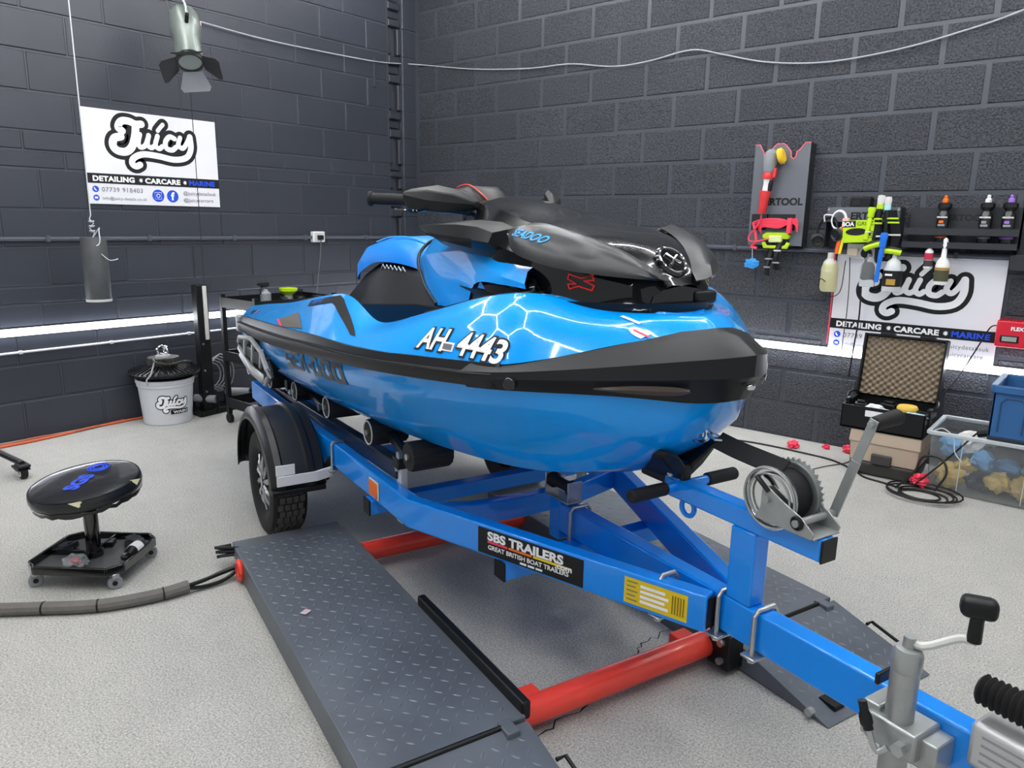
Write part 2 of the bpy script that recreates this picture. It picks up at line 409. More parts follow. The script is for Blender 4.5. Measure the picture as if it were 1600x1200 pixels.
# ------------------------------------------------------------------ printed signs
LOGO = [([(.258, .491), (.233, .514), (.257, .554), (.306, .559), (.353, .544), (.391, .548)], .024),
        ([(.352, .533), (.341, .463), (.314, .391), (.269, .355), (.211, .361), (.188, .395), (.202, .438), (.245, .453)], .026),
        ([(.375, .479), (.36, .422), (.374, .393), (.409, .411), (.436, .472)], .0165), ([(.436, .478), (.423, .417), (.447, .396), (.472, .41)], .0165),
        ([(.498, .479), (.479, .417), (.503, .394), (.528, .411)], .0165), ([(.503, .515), (.52, .536), (.542, .56)], .014),
        ([(.62, .472), (.585, .482), (.553, .446), (.556, .402), (.596, .392), (.627, .414)], .0175),
        ([(.662, .482), (.646, .433), (.675, .41), (.707, .444), (.731, .49)], .0165),
        ([(.736, .494), (.738, .413), (.7, .348), (.609, .326), (.494, .342), (.387, .347), (.32, .317), (.306, .279), (.332, .262), (.36, .275)], .021)]
def strokes(grow, y, M=None, close=.0):
    g = G()
    for si, (pts, r) in enumerate(LOGO):
        P = catmull([(a, 0, b) for a, b in pts], 36); R = r + grow; yy = y - .00006*si
        lf, rt = [], []
        for i, p in enumerate(P):
            d = P[min(i+1, 35)] - P[max(i-1, 0)]; d = Vector((-d.z, 0, d.x)).normalized()*R
            lf.append((p.x+d.x, yy, p.z+d.z)); rt.append((p.x-d.x, yy, p.z-d.z))
        g.loft([lf, rt])
        for e, q in ((0, P[1]), (35, P[34])):
            p = P[e]; o_ = (p-q); a0 = math.atan2(o_.z, o_.x)
            n = 9; g.add([(p.x+R*math.cos(a0-PI/2+PI*k/(n-1)), yy, p.z+R*math.sin(a0-PI/2+PI*k/(n-1))) for k in range(n)], [tuple(range(n))])
    return g
def flat(g, name, m, parent):
    me = bpy.data.meshes.new(name); me.from_pydata(g.v, [], g.f); return link(name, me, m, parent)
def leaf(cx, cz, s, y):
    g = G(); n = 18
    g.add([(cx+s*(1 if k % 2 else .5)*math.cos(2*PI*k/n+.5)*(1 if math.sin(2*PI*k/n) > 0 else .8), y, cz+s*(1 if k % 2 else .55)*math.sin(2*PI*k/n+.5)) for k in range(n)], [tuple(range(n))]); return g
RX = Matrix.Rotation(PI/2, 4, 'X')
def sign(label, loc, rotz):
    t = thing('company_sign', label, 'sign', loc, rotz)
    Wd, Hh = .94, .62
    G().box(0, Wd, -.012, -.002, 0, Hh).obj('panel', VIOLW, t, bevel=.002)
    flat(strokes(.027, -.0126), 'logo_outline', PRINTB, t)
    # solid black between the letters
    g = G(); poly = [(.21, .36), (.32, .34), (.40, .375), (.6, .372), (.74, .40), (.73, .46), (.62, .46), (.5, .47), (.40, .46), (.33, .44), (.24, .44)]
    g.add([(a, -.0122, b) for a, b in poly], [tuple(range(len(poly)))]); flat(g, 'logo_fill', PRINTB, t)
    flat(strokes(.0, -.0140), 'logo_lettering', PRINTW, t)
    G().box(0, Wd, -.0135, -.012, .137, .202).obj('banner', PRINTB, t, smooth=0)
    def tx(s, x, z, size, m, bold=0, sp=1, sx=1, y=-.0142):
        text('lettering', s, size, m, t, Matrix.Translation((x, y, z)) @ RX, bold, 0, sx, .0003, 'LEFT', sp)
    tx('DETAILING', .036, .152, .047, PRINTW, .0022, 1.06, 1.12); tx('CARCARE', .385, .152, .047, PRINTW, .0022, 1.06, 1.16); tx('MARINE', .704, .152, .047, PRINTBL, .0022, 1.08, 1.13)
    for x in (.357, .675): flat(leaf(x, .168, .017, -.0142), 'leaf_mark', PRINTW, t)
    tx('07739 918403', .088, .083, .043, PRINTG, 0, 1.12); tx('info@juicy-details.co.uk', .088, .03, .027, PRINTG, 0, 1.12)
    tx('@juicydetailsuk', .655, .082, .036, PRINTG, 0, 1.1); tx('@juicycarcare', .655, .033, .036, PRINTG, 0, 1.1)
    def disc(x, z, r, m, y=-.013, n=28):
        g = G(); g.add([(x+r*math.cos(2*PI*k/n), y, z+r*math.sin(2*PI*k/n)) for k in range(n)], [tuple(range(n))]); return g
    flat(disc(.05, .098, .021, 0), 'telephone_icon', PRINTBL, t); flat(disc(.05, .041, .02, 0), 'mail_icon', PRINTBL, t)
    g = G().tube([(.042, -.0138, .108), (.044, -.0138, .098), (.054, -.0138, .088)], .0045, 6, 8); g.obj('telephone_mark', PRINTW, t)
    g = G().box(.040, .060, -.0138, -.0131, .035, .048); g.obj('mail_mark', PRINTW, t)
    flat(disc(.47, .068, .043, 0), 'camera_icon', PRINTBL, t); flat(disc(.575, .068, .043, 0), 'letter_icon', PRINTBL, t)
    sq = [(.447, .045), (.493, .045), (.493, .091), (.447, .091)]
    G().tube([(a, -.0138, b) for a, b in sq], .0026, 6, closed=True).obj('camera_mark', PRINTW, t)
    G().tube([(.47+.012*math.cos(k*PI/8), -.0138, .068+.012*math.sin(k*PI/8)) for k in range(16)], .0026, 6, closed=True).obj('camera_mark', PRINTW, t)
    tx('f', .564, .043, .075, PRINTW, .003)
    return t
sign('white printed company sign hung near the spotlight', (XL, 2.115, 1.53), PI/2)
sign('white printed company sign behind spray bottles and open case', (-1.485, YR, .668), 0)
# ------------------------------------------------------------------ vehicle lift (two chequer-plate platforms joined by red tubes)
TO = (-2.7461, 2.4685, 0); TRZ = math.radians(-18.8)
lift = thing('vehicle_lift', 'low lift of two dark chequer-plate ramps joined by red tubes', 'lift', TO, TRZ)
def tread_mesh(u0, u1, v0, v1, zf, tilt, step=.040):
    g = G(); i = 0; u = u0+.03
    while u < u1-.02:
        v = v0+.03; j = 0
        while v < v1-.02:
            a = PI/4 if (i+j) % 2 else -PI/4
            ca, sa = math.cos(a), math.sin(a); z = zf(u)
            pts = []
            for k, (x, y) in enumerate(((-.014, 0), (-.005, .0036), (.005, .0036), (.014, 0), (.005, -.0036), (-.005, -.0036))):
                uu, vv = u+x*ca-y*sa, v+x*sa+y*ca; pts.append((uu, vv, zf(uu)+.0004))
            top = [(u+x*ca, v+x*sa, zf(u+x*ca)+.0022) for x in (-.007, .007)]
            g.add(pts+top, [(0, 1, 6), (1, 2, 7, 6), (2, 3, 7), (3, 4, 7), (4, 5, 6, 7), (5, 0, 6)])
            v += step; j += 1
        u += step; i += 1
    return g
def platform(v0, v1, vin):
    side = 1 if v0 > 0 else -1
    g = G().box(.34, 1.87, v0, v1, .0, .1); g.obj('deck_plate', PLATE, lift, bevel=.004)
    o = tread_mesh(.34, 1.87, v0, v1, lambda u: .1, 0).obj('tread_pattern', TREAD, lift, smooth=0); o['kind'] = 'stuff'
    # sloping drive-on ramp at the front
    f = lambda u: .098-(u-1.885)*(.094/.37)
    poly = [(1.885, 0.004), (2.255, 0.0), (2.26, .004), (1.885, .098)]
    M_ = Matrix(((1, 0, 0, 0), (0, 0, 1, 0), (0, 1, 0, 0), (0, 0, 0, 1)))
    G().prism(poly, v0+.02, v1-.005, M_).obj('drive_on_ramp', PLATE, lift, bevel=.002)
    o = tread_mesh(1.9, 2.2, v0+.03, v1-.01, f, 0).obj('tread_pattern', TREAD, lift, smooth=0); o['kind'] = 'stuff'
    # hinge bar, hinge eye, lifting loop, roller pins
    G().cyl((1.878, v0+.03, .1), (1.878, v1-.08, .1), .008, n=10).obj('hinge_bar', BLK, lift)
    G().box(1.86, 1.92, v1-.09, v1-.05, .085, .108).obj('hinge_lug', PLATE, lift, bevel=.004)
    G().tube([(2.02, v1, .065), (2.02, v1+.03, .065), (2.14, v1+.03, .035), (2.14, v1, .035)], .006, 8).obj('lifting_loop', BLK, lift)
    for v in (v0, v1-.012):
        G().cyl((2.2, v, .025), (2.2, v+.02, .025), .013, n=12).obj('roller_pin', ZINC, lift)
    G().box(2.17, 2.23, v0+.09, v0+.14, .012, .03).obj('foot_block', BLK, lift, bevel=.003)
    # rear flap
    G().box(.24, .335, v0+.01, v1, .02, .085).obj('rear_flap', PLATE, lift, bevel=.003)
platform(-.92, -.445, -.445); platform(.35, .91, .35)
for k in range(3):
    G().tube([(.33, -.9-.01*k, .09-.012*k), (.29+.015*k, -.975, .09-.012*k), (.27+.02*k, -.985, .085-.012*k), (.27+.02*k, -.92, .085-.012*k)], .007, 6).obj('hinge_loop', BLK, lift)
# red cross tubes
for u in (.58, 1.82):
    G().cyl((u, -.446, .068), (u, .351, .068), .042, n=20).obj('cross_tube', RED, lift)
G().box(1.755, 1.82, -.421, -.35, .05, .106).obj('tube_gusset', RED, lift, bevel=.004)
G().box(1.755, 1.82, .2, .27, .05, .106).obj('tube_gusset', RED, lift, bevel=.004)
G().box(1.15, 1.86, -.452, -.422, .075, .135).obj('stop_bar', BLK, lift, bevel=.006)
G().box(1.84, 1.93, .3, .37, .02, .145).obj('end_bracket', BLK, lift, bevel=.004)
for z in (.05, .115): G().cyl((1.9, .285, z), (1.9, .305, z), .012, n=10).obj('bracket_bolt', ZINC, lift)
G().tube([(.47+.03*math.cos(k*PI/6), -.928, .055+.036*math.sin(k*PI/6)) for k in range(12)], .012, 8, closed=True).obj('cable_grommet', RED, lift)

# ------------------------------------------------------------------ trailer
tr = thing('boat_trailer', 'bright blue steel boat trailer with black rollers and mudguards', 'trailer', TO, TRZ)
Z0, Z1 = .395, .5
for s in (-1, 1):
    G().rail([(-1.1, s*.485), (1.13, s*.455), (2.15, s*.055)], .05, Z0, Z1).obj('side_rail', TR_BLUE, tr, bevel=.006)
    G().box(2.148, 2.156, s*.055-.02, s*.055+.02, Z0+.01, Z1-.01).obj('rail_end_plug', BLK, tr)
G().box(1.36, 3.4, -.028, .028, Z0, Z1).obj('drawbar', TR_BLUE, tr, bevel=.006)
# dropped cross members
for u in (-.75, 1.17):
    rows = []
    for v, z in ((-.44, .0), (-.24, -.035), (0, -.045), (.24, -.035), (.44, 0)):
        rows.append([(u-.025, v, .41+z), (u+.025, v, .41+z), (u+.025, v, .49+z), (u-.025, v, .49+z)])
    G().loft(rows, close=True, caps=True).obj('cross_member', TR_BLUE, tr, bevel=.005)
for u in (.80, 1.52):
    w_ = .50 if u < 1 else .325
    G().box(u-.03, u+.03, -w_, w_, Z0-.06, Z0).obj('under_cross_tube', TR_BLUE, tr, bevel=.004)
    for s in (-1, 1): G().box(u-.031, u+.031, s*w_-.006*(s < 0)-.0, s*w_+.006*(s > 0), Z0-.061, Z0+.001).obj('tube_plug', BLK, tr)
G().box(1.62, 1.72, -.13, .13, Z0-.02, Z0-.008).obj('roller_base_plate', TR_BLUE, tr, bevel=.003)
# winch post and winch bar
G().box(2.175, 2.255, -.028, .028, Z1, .70).obj('winch_post', TR_BLUE, tr, bevel=.006)
G().box(1.93, 2.435, -.026, .026, .70, .755).obj('winch_bar', TR_BLUE, tr, bevel=.005)
G().box(2.435, 2.441, -.027, .027, .699, .756).obj('bar_end_plug', BLK, tr, bevel=.002)
G().box(1.915, 1.975, -.024, .024, .70, .80).obj('snubber_bracket', TR_BLUE, tr, bevel=.01)
G().tube([(1.995+.024*math.cos(k*PI/8), 0, .678+.024*math.sin(k*PI/8)) for k in range(16)], .0075, 8, closed=True).obj('lashing_ring', TR_BLUE, tr)
G().tube([(1.75+.022*math.cos(k*PI/8), .11, .40+.022*math.sin(k*PI/8)) for k in range(16)], .007, 8, closed=True).obj('lashing_ring', TR_BLUE, tr)
# V-shaped bow snubber
for s in (-1, 1):
    rows = [[(1.80, s*.01, .735), (1.97, s*.01, .745), (1.99, s*.01, .80), (1.82, s*.01, .79)], [(1.78, s*.06, .775), (1.985, s*.055, .79), (2.005, s*.055, .84), (1.80, s*.06, .83)], [(1.75, s*.115, .82), (1.985, s*.1, .835), (2.0, s*.1, .86), (1.76, s*.115, .85)]]
    G().loft(rows, close=True, caps=True).obj('bow_snubber', BLK, tr, bevel=.008)
G().box(1.81, 1.985, -.018, .018, .725, .80).obj('bow_snubber', BLK, tr, bevel=.008)
G().cyl((1.955, -.04, .775), (1.955, -.028, .775), .012, n=8).obj('snubber_bolt', ZINC, tr)
# hand bar across the winch bar
G().cyl((1.965, -.17, .735), (1.965, .20, .735), .014, n=14).obj('hand_bar', TR_BLUE, tr)
for a, b in ((-.19, -.06), (.095, .215)): G().cyl((1.965, a, .735), (1.965, b, .735), .019, n=16).obj('hand_grip', RUB, tr, bevel=.006)
# U-bolts
def ubolt(u, v0, v1, zt, zb, r=.0065):
    G().tube([(u, v0, zb), (u, v0, zt-.012), (u, v0+.01, zt), (u, v1-.01, zt), (u, v1, zt-.012), (u, v1, zb)], r, 8).obj('u_bolt', ZINC, tr)
    G().box(u-.022, u+.022, v0-.018, v1+.018, zb+.012, zb+.02).obj('clamp_plate', ZINC, tr, bevel=.003)
    for v in (v0, v1): G().cyl((u, v, zb+.001), (u, v, zb+.012), .011, n=6).obj('nut', ZINC, tr, smooth=0)
for u in (2.165, 2.285): ubolt(u, -.04, .04, Z1+.008, Z0-.025)
ubolt(1.50, -.04, .04, Z1+.008, Z0-.03); ubolt(.37, -.50, -.44, Z1+.008, Z0-.03); ubolt(2.02, -.115, -.05, Z1+.008, Z0-.02)
ubolt(-.35, -.515, -.455, Z1+.008, Z0-.03)
# keel roller on a cradle
G().box(1.36, 1.42, -.03, .03, .36, .505).obj('roller_stem', TR_BLUE, tr, bevel=.004)
G().box(1.33, 1.47, -.03, .03, .505, .513).obj('roller_cradle', ZINC, tr, bevel=.002)
for u in (1.33, 1.465): G().box(u-.003, u+.003, -.03, .03, .51, .585).obj('roller_cradle', ZINC, tr, bevel=.002)
G().lathe([(.012, -.066), (.027, -.066), (.029, -.05), (.024, -.042), (.02, -.03), (.019, 0), (.02, .03), (.024, .042), (.029, .05), (.027, .066), (.012, .066)], TR((1.398, 0, .557), 0, PI/2, 0)).obj('keel_roller', RUB, tr)
G().box(1.30, 1.325, .02, .06, .40, .56).obj('roller_upright', OFFW, tr, bevel=.002)
# bunk bars with pairs of wobble rollers on both sides
for s in (-1, 1):
    G().beam((-.95, s*.42, .475), (.95, s*.42, .545), .045, .07).obj('bunk_bar', NAVY, tr, bevel=.005)
    for u in (.955, -.55):
        G().box(u-.022, u+.022, s*.42-.014, s*.42+.014, .34, .56).obj('bunk_post', OFFW, tr, bevel=.003)
        G().cyl((u, s*.445, .555), (u, s*.395, .555), .012, n=10).obj('pivot_bolt', ZINC, tr)
        G().box(u-.028, u+.028, s*.42-.028, s*.42+.028, .555, .60).obj('yoke_head', BLK, tr, bevel=.006)
    ends = [(-1.27, .555), (-.74, .575), (-.24, .61), (.27, .64), (.785, .655), (1.165, .665)]
    for (a, za), (b, zb) in zip(ends[0::2], ends[1::2]):
        m_ = (a+b)/2; zm = (za+zb)/2-.05
        G().tube([(a, s*.41, za), (a+.1, s*.41, za-.02), (m_, s*.41, zm), (b-.1, s*.41, zb-.02), (b, s*.41, zb)], .021, 8, 20).obj('roller_yoke', BLK, tr)
        G().cyl((m_, s*.445, zm), (m_, s*.43, zm), .015, n=10).obj('pivot_bolt', ZINC, tr)
    for u, z in ends:
        n = 28; P = [(.05+(.003 if k % 2 else 0)) for k in range(n)]
        rows = [[(u+(P[k]*q)*math.cos(2*PI*k/n), s*v, z+(P[k]*q)*math.sin(2*PI*k/n)) for k in range(n)] for v, q in ((.335, .95), (.345, 1), (.475, 1), (.485, .95))]
        G().loft(rows, close=True, caps=True).obj('wobble_roller', RUB, tr)
        if u < 1: G().tube([(u+.045*math.cos(k*PI/12), s*.486, z+.045*math.sin(k*PI/12)) for k in range(24)], .003, 6, closed=True).obj('roller_rim', OFFW, tr)
        G().cyl((u, s*.486, z), (u, s*.494, z), .012, n=10).obj('axle_end', ZINC, tr)
# axle, wheels, mudguards
G().box(-.03, .03, -.55, .55, .27, .33).obj('axle_beam', TR_BLUE, tr, bevel=.004)
def tyre(s):
    R = .25; n = 48
    prof = [(-.055, .14), (-.075, .16), (-.083, .20), (-.075, .235), (-.06, .247), (0, .25), (.06, .247), (.075, .235), (.083, .20), (.075, .16), (.055, .14)]
    rows = [[(r*math.cos(2*PI*k/n), s*.65+y, R+r*math.sin(2*PI*k/n)) for k in range(n)] for y, r in prof]
    t_ = G().loft(rows, close=True).obj('tyre', RUB, tr)
    g = G()                                       # zig-zag tread blocks
    N = 44
    for row in range(4):
        y0 = -.058+row*.029
        for k in range(N):
            a0, a1 = 2*PI*(k+.08)/N, 2*PI*(k+.92)/N
            zig = .006*math.sin(k*PI)+(.004 if k % 2 else -.004)
            v = []
            for r in (.246, .2555 if row in (1, 2) else .2535):
                for a in (a0, a1):
                    for y in (y0+.003+zig, y0+.026+zig): v.append((r*math.cos(a), s*.65+y, R+r*math.sin(a)))
            g.add(v, [(0, 1, 3, 2), (4, 6, 7, 5), (0, 4, 5, 1), (2, 3, 7, 6), (0, 2, 6, 4), (1, 5, 7, 3)])
    o = g.obj('tread', TYREF, t_, smooth=0); o['kind'] = 'stuff'
    wh = G().lathe([(.05, -.012), (.12, -.03), (.14, .0), (.145, .055), (.15, .055), (.15, .045), (.14, .03), (.128, -.02), (.06, 0.0)], TR((0, s*.65, R), -s*-PI/2 if s < 0 else -PI/2, 0, 0), 36).obj('wheel_rim', BLKG, tr)
    yo = s*.70
    for k in range(10):
        a = 2*PI*k/10+.2; b = a+.18
        c0 = (.03*math.cos(a), yo+s*.012, R+.03*math.sin(a)); c1 = (.085*math.cos(a+.05), yo+s*.008, R+.085*math.sin(a+.05)); c2 = (.138*math.cos(b), yo-s*.0, R+.138*math.sin(b))
        G().tube([c0, c1, c2], [.009, .014, .009], 6, 9).obj('spoke', ZINC, wh)
    G().cyl((0, yo, R), (0, yo+s*.022, R), .03, .024, 18).obj('hub_cap', BLKG, wh, bevel=.003)
    for k in range(4):
        a = PI/4+k*PI/2; G().cyl((.045*math.cos(a), yo, R+.045*math.sin(a)), (.045*math.cos(a), yo+s*.012, R+.045*math.sin(a)), .008, n=6).obj('wheel_nut', ZINC, wh, smooth=0)
def mudguard(s):
    rows = []; rows2 = []
    for k in range(25):
        a = math.radians(11 + k*(172/24)); ru, rz = .36, .325
        prof = [(.52, .0), (.53, .012), (.565, .012), (.575, .024), (.60, .026), (.61, .014), (.70, .012), (.71, .024), (.735, .02), (.755, -.01), (.76, -.035)]
        if k in (0,): pass
        rows.append([((ru+d)*math.cos(a), s*v, .26+(rz+d)*math.sin(a)) for v, d in prof])
    o = G().loft(rows).obj('mudguard', mat('mudguard_plastic', '#202124', .33), tr, solid=.006)
    G().box(.325, .378, min(s*.53, s*.76), max(s*.53, s*.76), .302, .325).obj('guard_lip', BLK, tr, bevel=.004)
    G().box(.372, .378, min(s*.56, s*.74), max(s*.56, s*.74), .345, .39).obj('label_plate', WHITE, tr, bevel=.002)
    G().box(.362, .370, min(s*.66, s*.74), max(s*.66, s*.74), .39, .435).obj('label_plate', WHITE, tr, bevel=.002)
    G().beam((.37, s*.57, .366), (.36, s*.495, .374), .012, .045).obj('guard_bracket', WHITE, tr, bevel=.003)
    G().beam((.30, s*.52, .33), (.32, s*.47, .42), .02, .05).obj('guard_bracket', BLK, tr, bevel=.003)
for s in (-1, 1): tyre(s); mudguard(s)
# amber side reflector, maker's stickers
G().box(.80, .88, -.4955, -.486, .415, .475).obj('amber_reflector', ORG, tr, bevel=.006)
G().box(.793, .887, -.4905, -.484, .408, .482).obj('reflector_base', OFFW, tr, bevel=.004)
d_ = Vector((2.15-1.13, -.055+.455, 0)); L_ = d_.length; d_.normalize(); n_ = Vector((d_.y, -d_.x, 0))
base = Vector((1.13, -.455, 0)) + n_*.0252
def onrail(a, z, out=.0):                        # matrix: local x along the rail, y up, z outward
    p = base + d_*a + n_*out + Vector((0, 0, z)); return Matrix.Translation(p) @ Matrix((d_, (0, 0, 1), n_)).transposed().to_4x4()
MS = onrail(.32, .403, .0006)
def decal(x0, x1, y0, y1, m, M_, name, z=0):
    G().add([(x0, y0, z), (x1, y0, z), (x1, y1, z), (x0, y1, z)], [(0, 1, 2, 3)], M_).obj(name, m, tr, smooth=0)
decal(0, .40, 0, .088, PRINTB, MS, 'maker_sticker')
text('lettering', 'SBS TRAILERS', .040, PRINTW, tr, MS @ Matrix.Translation((.04, .052, .0012)), .0016, 0, 1.22, .0003)
text('lettering', '.com', .026, PRINTW, tr, MS @ Matrix.Translation((.30, .036, .0018)), .0008, 0, 1.2, .0003)
text('lettering', 'GREAT BRITISH BOAT TRAILERS', .021, PRINTW, tr, MS @ Matrix.Translation((.042, .020, .0012)), .0004, 0, 1.03, .0003)
for k in range(3): decal(.17+.03*k, .195+.03*k, .006, .013, PRINTW, MS, 'small_print', .0009)
for a, b, c in ((.04, .12, PINK), (.125, .215, ORG), (.22, .36, YEL)): decal(a, b, .041, .0485, c, MS, 'sticker_stripe', .0009)
MY = onrail(.855, .408, .0006)
decal(0, .19, 0, .078, mat('yellow_label', '#e2c21c', .5), MY, 'data_plate')
for k in range(4): decal(.05, .135-.01*(k % 2), .012+.015*k, .021+.015*k, PRINTW, MY, 'plate_field', .0008)
for k in range(5): decal(.008, .042-.006*(k % 2), .011+.0135*k, .0145+.0135*k, PRINTG, MY, 'plate_print', .0008)
for k in range(5): decal(.145+.008*k, .149+.008*k, .012, .066, mat('brown_print', '#8a7414', .6), MY, 'plate_print', .0008)
# jockey stand
jx = 2.69; jv = -.085
G().cyl((jx, jv, .0), (jx, jv, .60), .027, n=24).obj('jack_tube', GALV, tr)
G().lathe([(.027, .595), (.029, .60), (.029, .63), (.024, .643), (.012, .645)], TR((jx, jv, 0))).obj('jack_cap', GALV, tr)
G().cyl((jx, jv, .645), (jx, jv, .668), .012, n=14).obj('crank_boss', GALV, tr)
G().cyl((jx-.03, jv, 0), (jx+.03, jv, .0), .001, n=8)
G().tube([(jx, jv, .658), (jx+.025, jv+.01, .656), (jx+.07, jv+.03, .690), (jx+.085, jv+.037, .694), (jx+.10, jv+.042, .695)], .0085, 8, 14).obj('crank_arm', OFFW, tr)
kx, kv = jx+.095, jv+.04
G().lathe([(.013, .695), (.012, .74), (.016, .752), (.005, .755)], TR((kx, kv, 0)), 18).obj('knob_stem', BLK, tr)
G().box(-.031, .031, -.02, .02, .745, .785, TR((kx, kv, 0), 0, 0, .6)).obj('crank_knob', BLK, tr, bevel=.013, seg=3)
G().box(jx-.05, jx+.055, jv-.033, jv+.057, .425, .487).obj('jack_clamp', GALV, tr, bevel=.006)
G().box(jx-.066, jx-.03, jv-.02, -.028, .42, .50).obj('clamp_flange', GALV, tr, bevel=.004)
G().box(jx+.035, jx+.085, jv-.01, -.028, .41, .475).obj('clamp_flange', GALV, tr, bevel=.004)
G().tube([(jx+.012, jv-.05, .445), (jx-.005, jv-.06, .432), (jx-.03, jv-.06, .478)], .006, 8, 10).obj('clamp_lever', ZINC, tr)
G().tube([(jx-.024, jv-.06, .466), (jx-.032, jv-.06, .483), (jx-.045, jv-.06, .52)], [.010, .013, .009], 10, 9).obj('lever_grip', BLK, tr)
G().cyl((jx+.03, jv-.033, .45), (jx+.03, jv-.05, .45), .014, n=6).obj('clamp_bolt', ZINC, tr, smooth=0)
G().box(jx-.055, jx-.045, jv-.01, -.025, .535, .56).obj('clamp_stop', BLK, tr, bevel=.003)
G().lathe([(.001, 0), (.07, 0), (.072, .006), (.03, .02), (.027, .02)], TR((jx, jv, 0))).obj('jack_foot', GALV, tr)
# hitch casting with gaiter
G().box(2.80, 3.25, -.042, .042, .44, .535).obj('hitch_casting', mat('cast_silver', '#c2c3c4', .45, metal=.5), tr, bevel=.012)
for k in range(4): G().box(2.825, 2.94-.02*(k % 2), -.0432, -.0415, .512-.017*k, .517-.017*k).obj('cast_mark', GREYP, tr)
prof = []
for k in range(19): prof += [(.024+.001*k*.4, .012*k), (.031+.001*k*.3, .012*k+.006)]
G().lathe([(.008, -.004)]+prof+[(.01, .23)], TR((2.79, .0, .585), 0, PI/2, 0), 20).obj('gaiter', RUB, tr)

# ------------------------------------------------------------------ winch (bolted on the bar) and its strap
wi = thing('hand_winch', 'silver zinc hand winch with crank on the blue winch bar', 'winch', TO, TRZ)
for s, w_ in ((-1, .048), (1, .048)):
    poly = [(2.262, .757), (2.425, .757), (2.43, .772), (2.395, .80), (2.335, .825), (2.295, .845), (2.278, .838), (2.278, .79)]
    M_ = Matrix(((1, 0, 0, 0), (0, 0, 1, 0), (0, 1, 0, 0), (0, 0, 0, 1)))
    G().prism(poly, s*w_-.002, s*w_+.002, M_).obj('side_plate', GALV, wi, bevel=.0015)
G().box(2.26, 2.43, -.046, .046, .757, .761).obj('base_plate', GALV, wi, bevel=.001)
for s, R_ in ((-.040, .078), (.036, .078)):
    G().lathe([(.01, -.002), (R_-.008, -.002), (R_-.004, .004), (R_, .004), (R_, .0), (R_-.003, -.006), (.02, -.006), (.01, -.004)], TR((2.297, s, .816), PI/2, 0, 0), 40).obj('drum_flange', CHROME if s < 0 else GALV, wi)
G().cyl((2.297, -.036, .816), (2.297, .034, .816), .062, n=32).obj('wound_strap', mat('black_webbing', '#101114', .8, bump=(500, .4, .001)), wi)
g = G(); n = 72
pts = [((.088 if k % 2 else .080)*math.cos(2*PI*k/n), (.088 if k % 2 else .080)*math.sin(2*PI*k/n)) for k in range(n)]
g.prism(pts, -.003, .003, TR((2.297, .043, .816), PI/2, 0, 0)); g.obj('gear_wheel', GALV, wi, smooth=0)
G().cyl((2.297, -.06, .816), (2.297, .06, .816), .010, n=12).obj('drum_shaft', GALV, wi)
for R_ in (.073, .060): G().tube([(2.297+R_*math.cos(k*PI/18), -.0465, .816+R_*math.sin(k*PI/18)) for k in range(36)], .0028, 6, closed=True).obj('flange_bead', GALV, wi)
G().cyl((2.385, -.06, .785), (2.385, .085, .785), .009, n=12).obj('drive_shaft', GALV, wi)
G().tube([(2.385+.014*math.cos(k*PI/7), -.052, .785+.014*math.sin(k*PI/7)) for k in range(14)], .004, 6, closed=True).obj('bush', BLK, wi)
G().tube([(2.30, -.052, .835), (2.28, -.055, .852), (2.262, -.052, .862)], .006, 6, 8).obj('pawl', BLK, wi)
G().beam((2.385, .082, .78), (2.425, .085, .925), .024, .006, (0, 1, 0)).obj('crank_arm', GALV, wi, bevel=.001)
G().beam((2.425, .085, .925), (2.455, .09, 1.03), .022, .006, (0, 1, 0)).obj('crank_arm', GALV, wi, bevel=.001)
G().cyl((2.452, .09, 1.02), (2.452, .185, 1.025), .016, .019, n=16).obj('crank_handle', RUB, wi, bevel=.004)
G().cyl((2.452, .078, 1.02), (2.452, .09, 1.02), .008, n=6).obj('handle_nut', ZINC, wi, smooth=0)
G().cyl((2.31, .0, .70), (2.31, 0, .692), .006, n=6).obj('mount_bolt', ZINC, wi); G().cyl((2.40, .0, .70), (2.40, 0, .692), .006, n=6).obj('mount_bolt', ZINC, wi)
st = thing('winch_strap', 'black webbing strap with hook from winch to bow eye', 'strap', TO, TRZ)
WEB = MATS['black_webbing']
P = catmull([(2.30, 0, .880), (2.23, 0, .884), (2.15, 0, .889), (2.085, 0, .897)], 12)
G().loft([[(p.x, -.02, p.z-.016), (p.x, .02, p.z+.016), (p.x-.002, .018, p.z+.02), (p.x-.002, -.022, p.z-.012)] for p in P], close=True, caps=True).obj('webbing', WEB, st)
G().tube([(2.095, .0, .899), (2.085, -.012, .90), (2.065, -.012, .905), (2.045, 0, .91), (2.065, .012, .905), (2.085, .012, .90)], .005, 8, closed=True).obj('hook', CHROME, st)
G().tube([(2.06, 0, .905), (2.045, 0, .918), (2.035, 0, .91), (2.035, 0, .895), (2.048, 0, .89)], .006, 8, 12).obj('hook', CHROME, st)
# ------------------------------------------------------------------ the craft
sk = thing('personal_watercraft', 'glossy bright blue and black personal watercraft on the trailer', 'jet ski', TO, TRZ)
def mir(rows): return [[Vector((p[0], -p[1], p[2])) for p in r] for r in rows]
def curve(tab, n=72, it=10):
    c = catmull(tab, n)
    for _ in range(it): c = [c[0]] + [c[i]*.5 + (c[i-1]+c[i+1])*.25 for i in range(1, n-1)] + [c[-1]]
    return c
def sub(rows, k=3):                              # linear rows between neighbouring curves
    out = []
    for a, b in zip(rows, rows[1:]):
        for i in range(k): out.append([p.lerp(q, i/k) for p, q in zip(a, b)])
    return out + [rows[-1]]
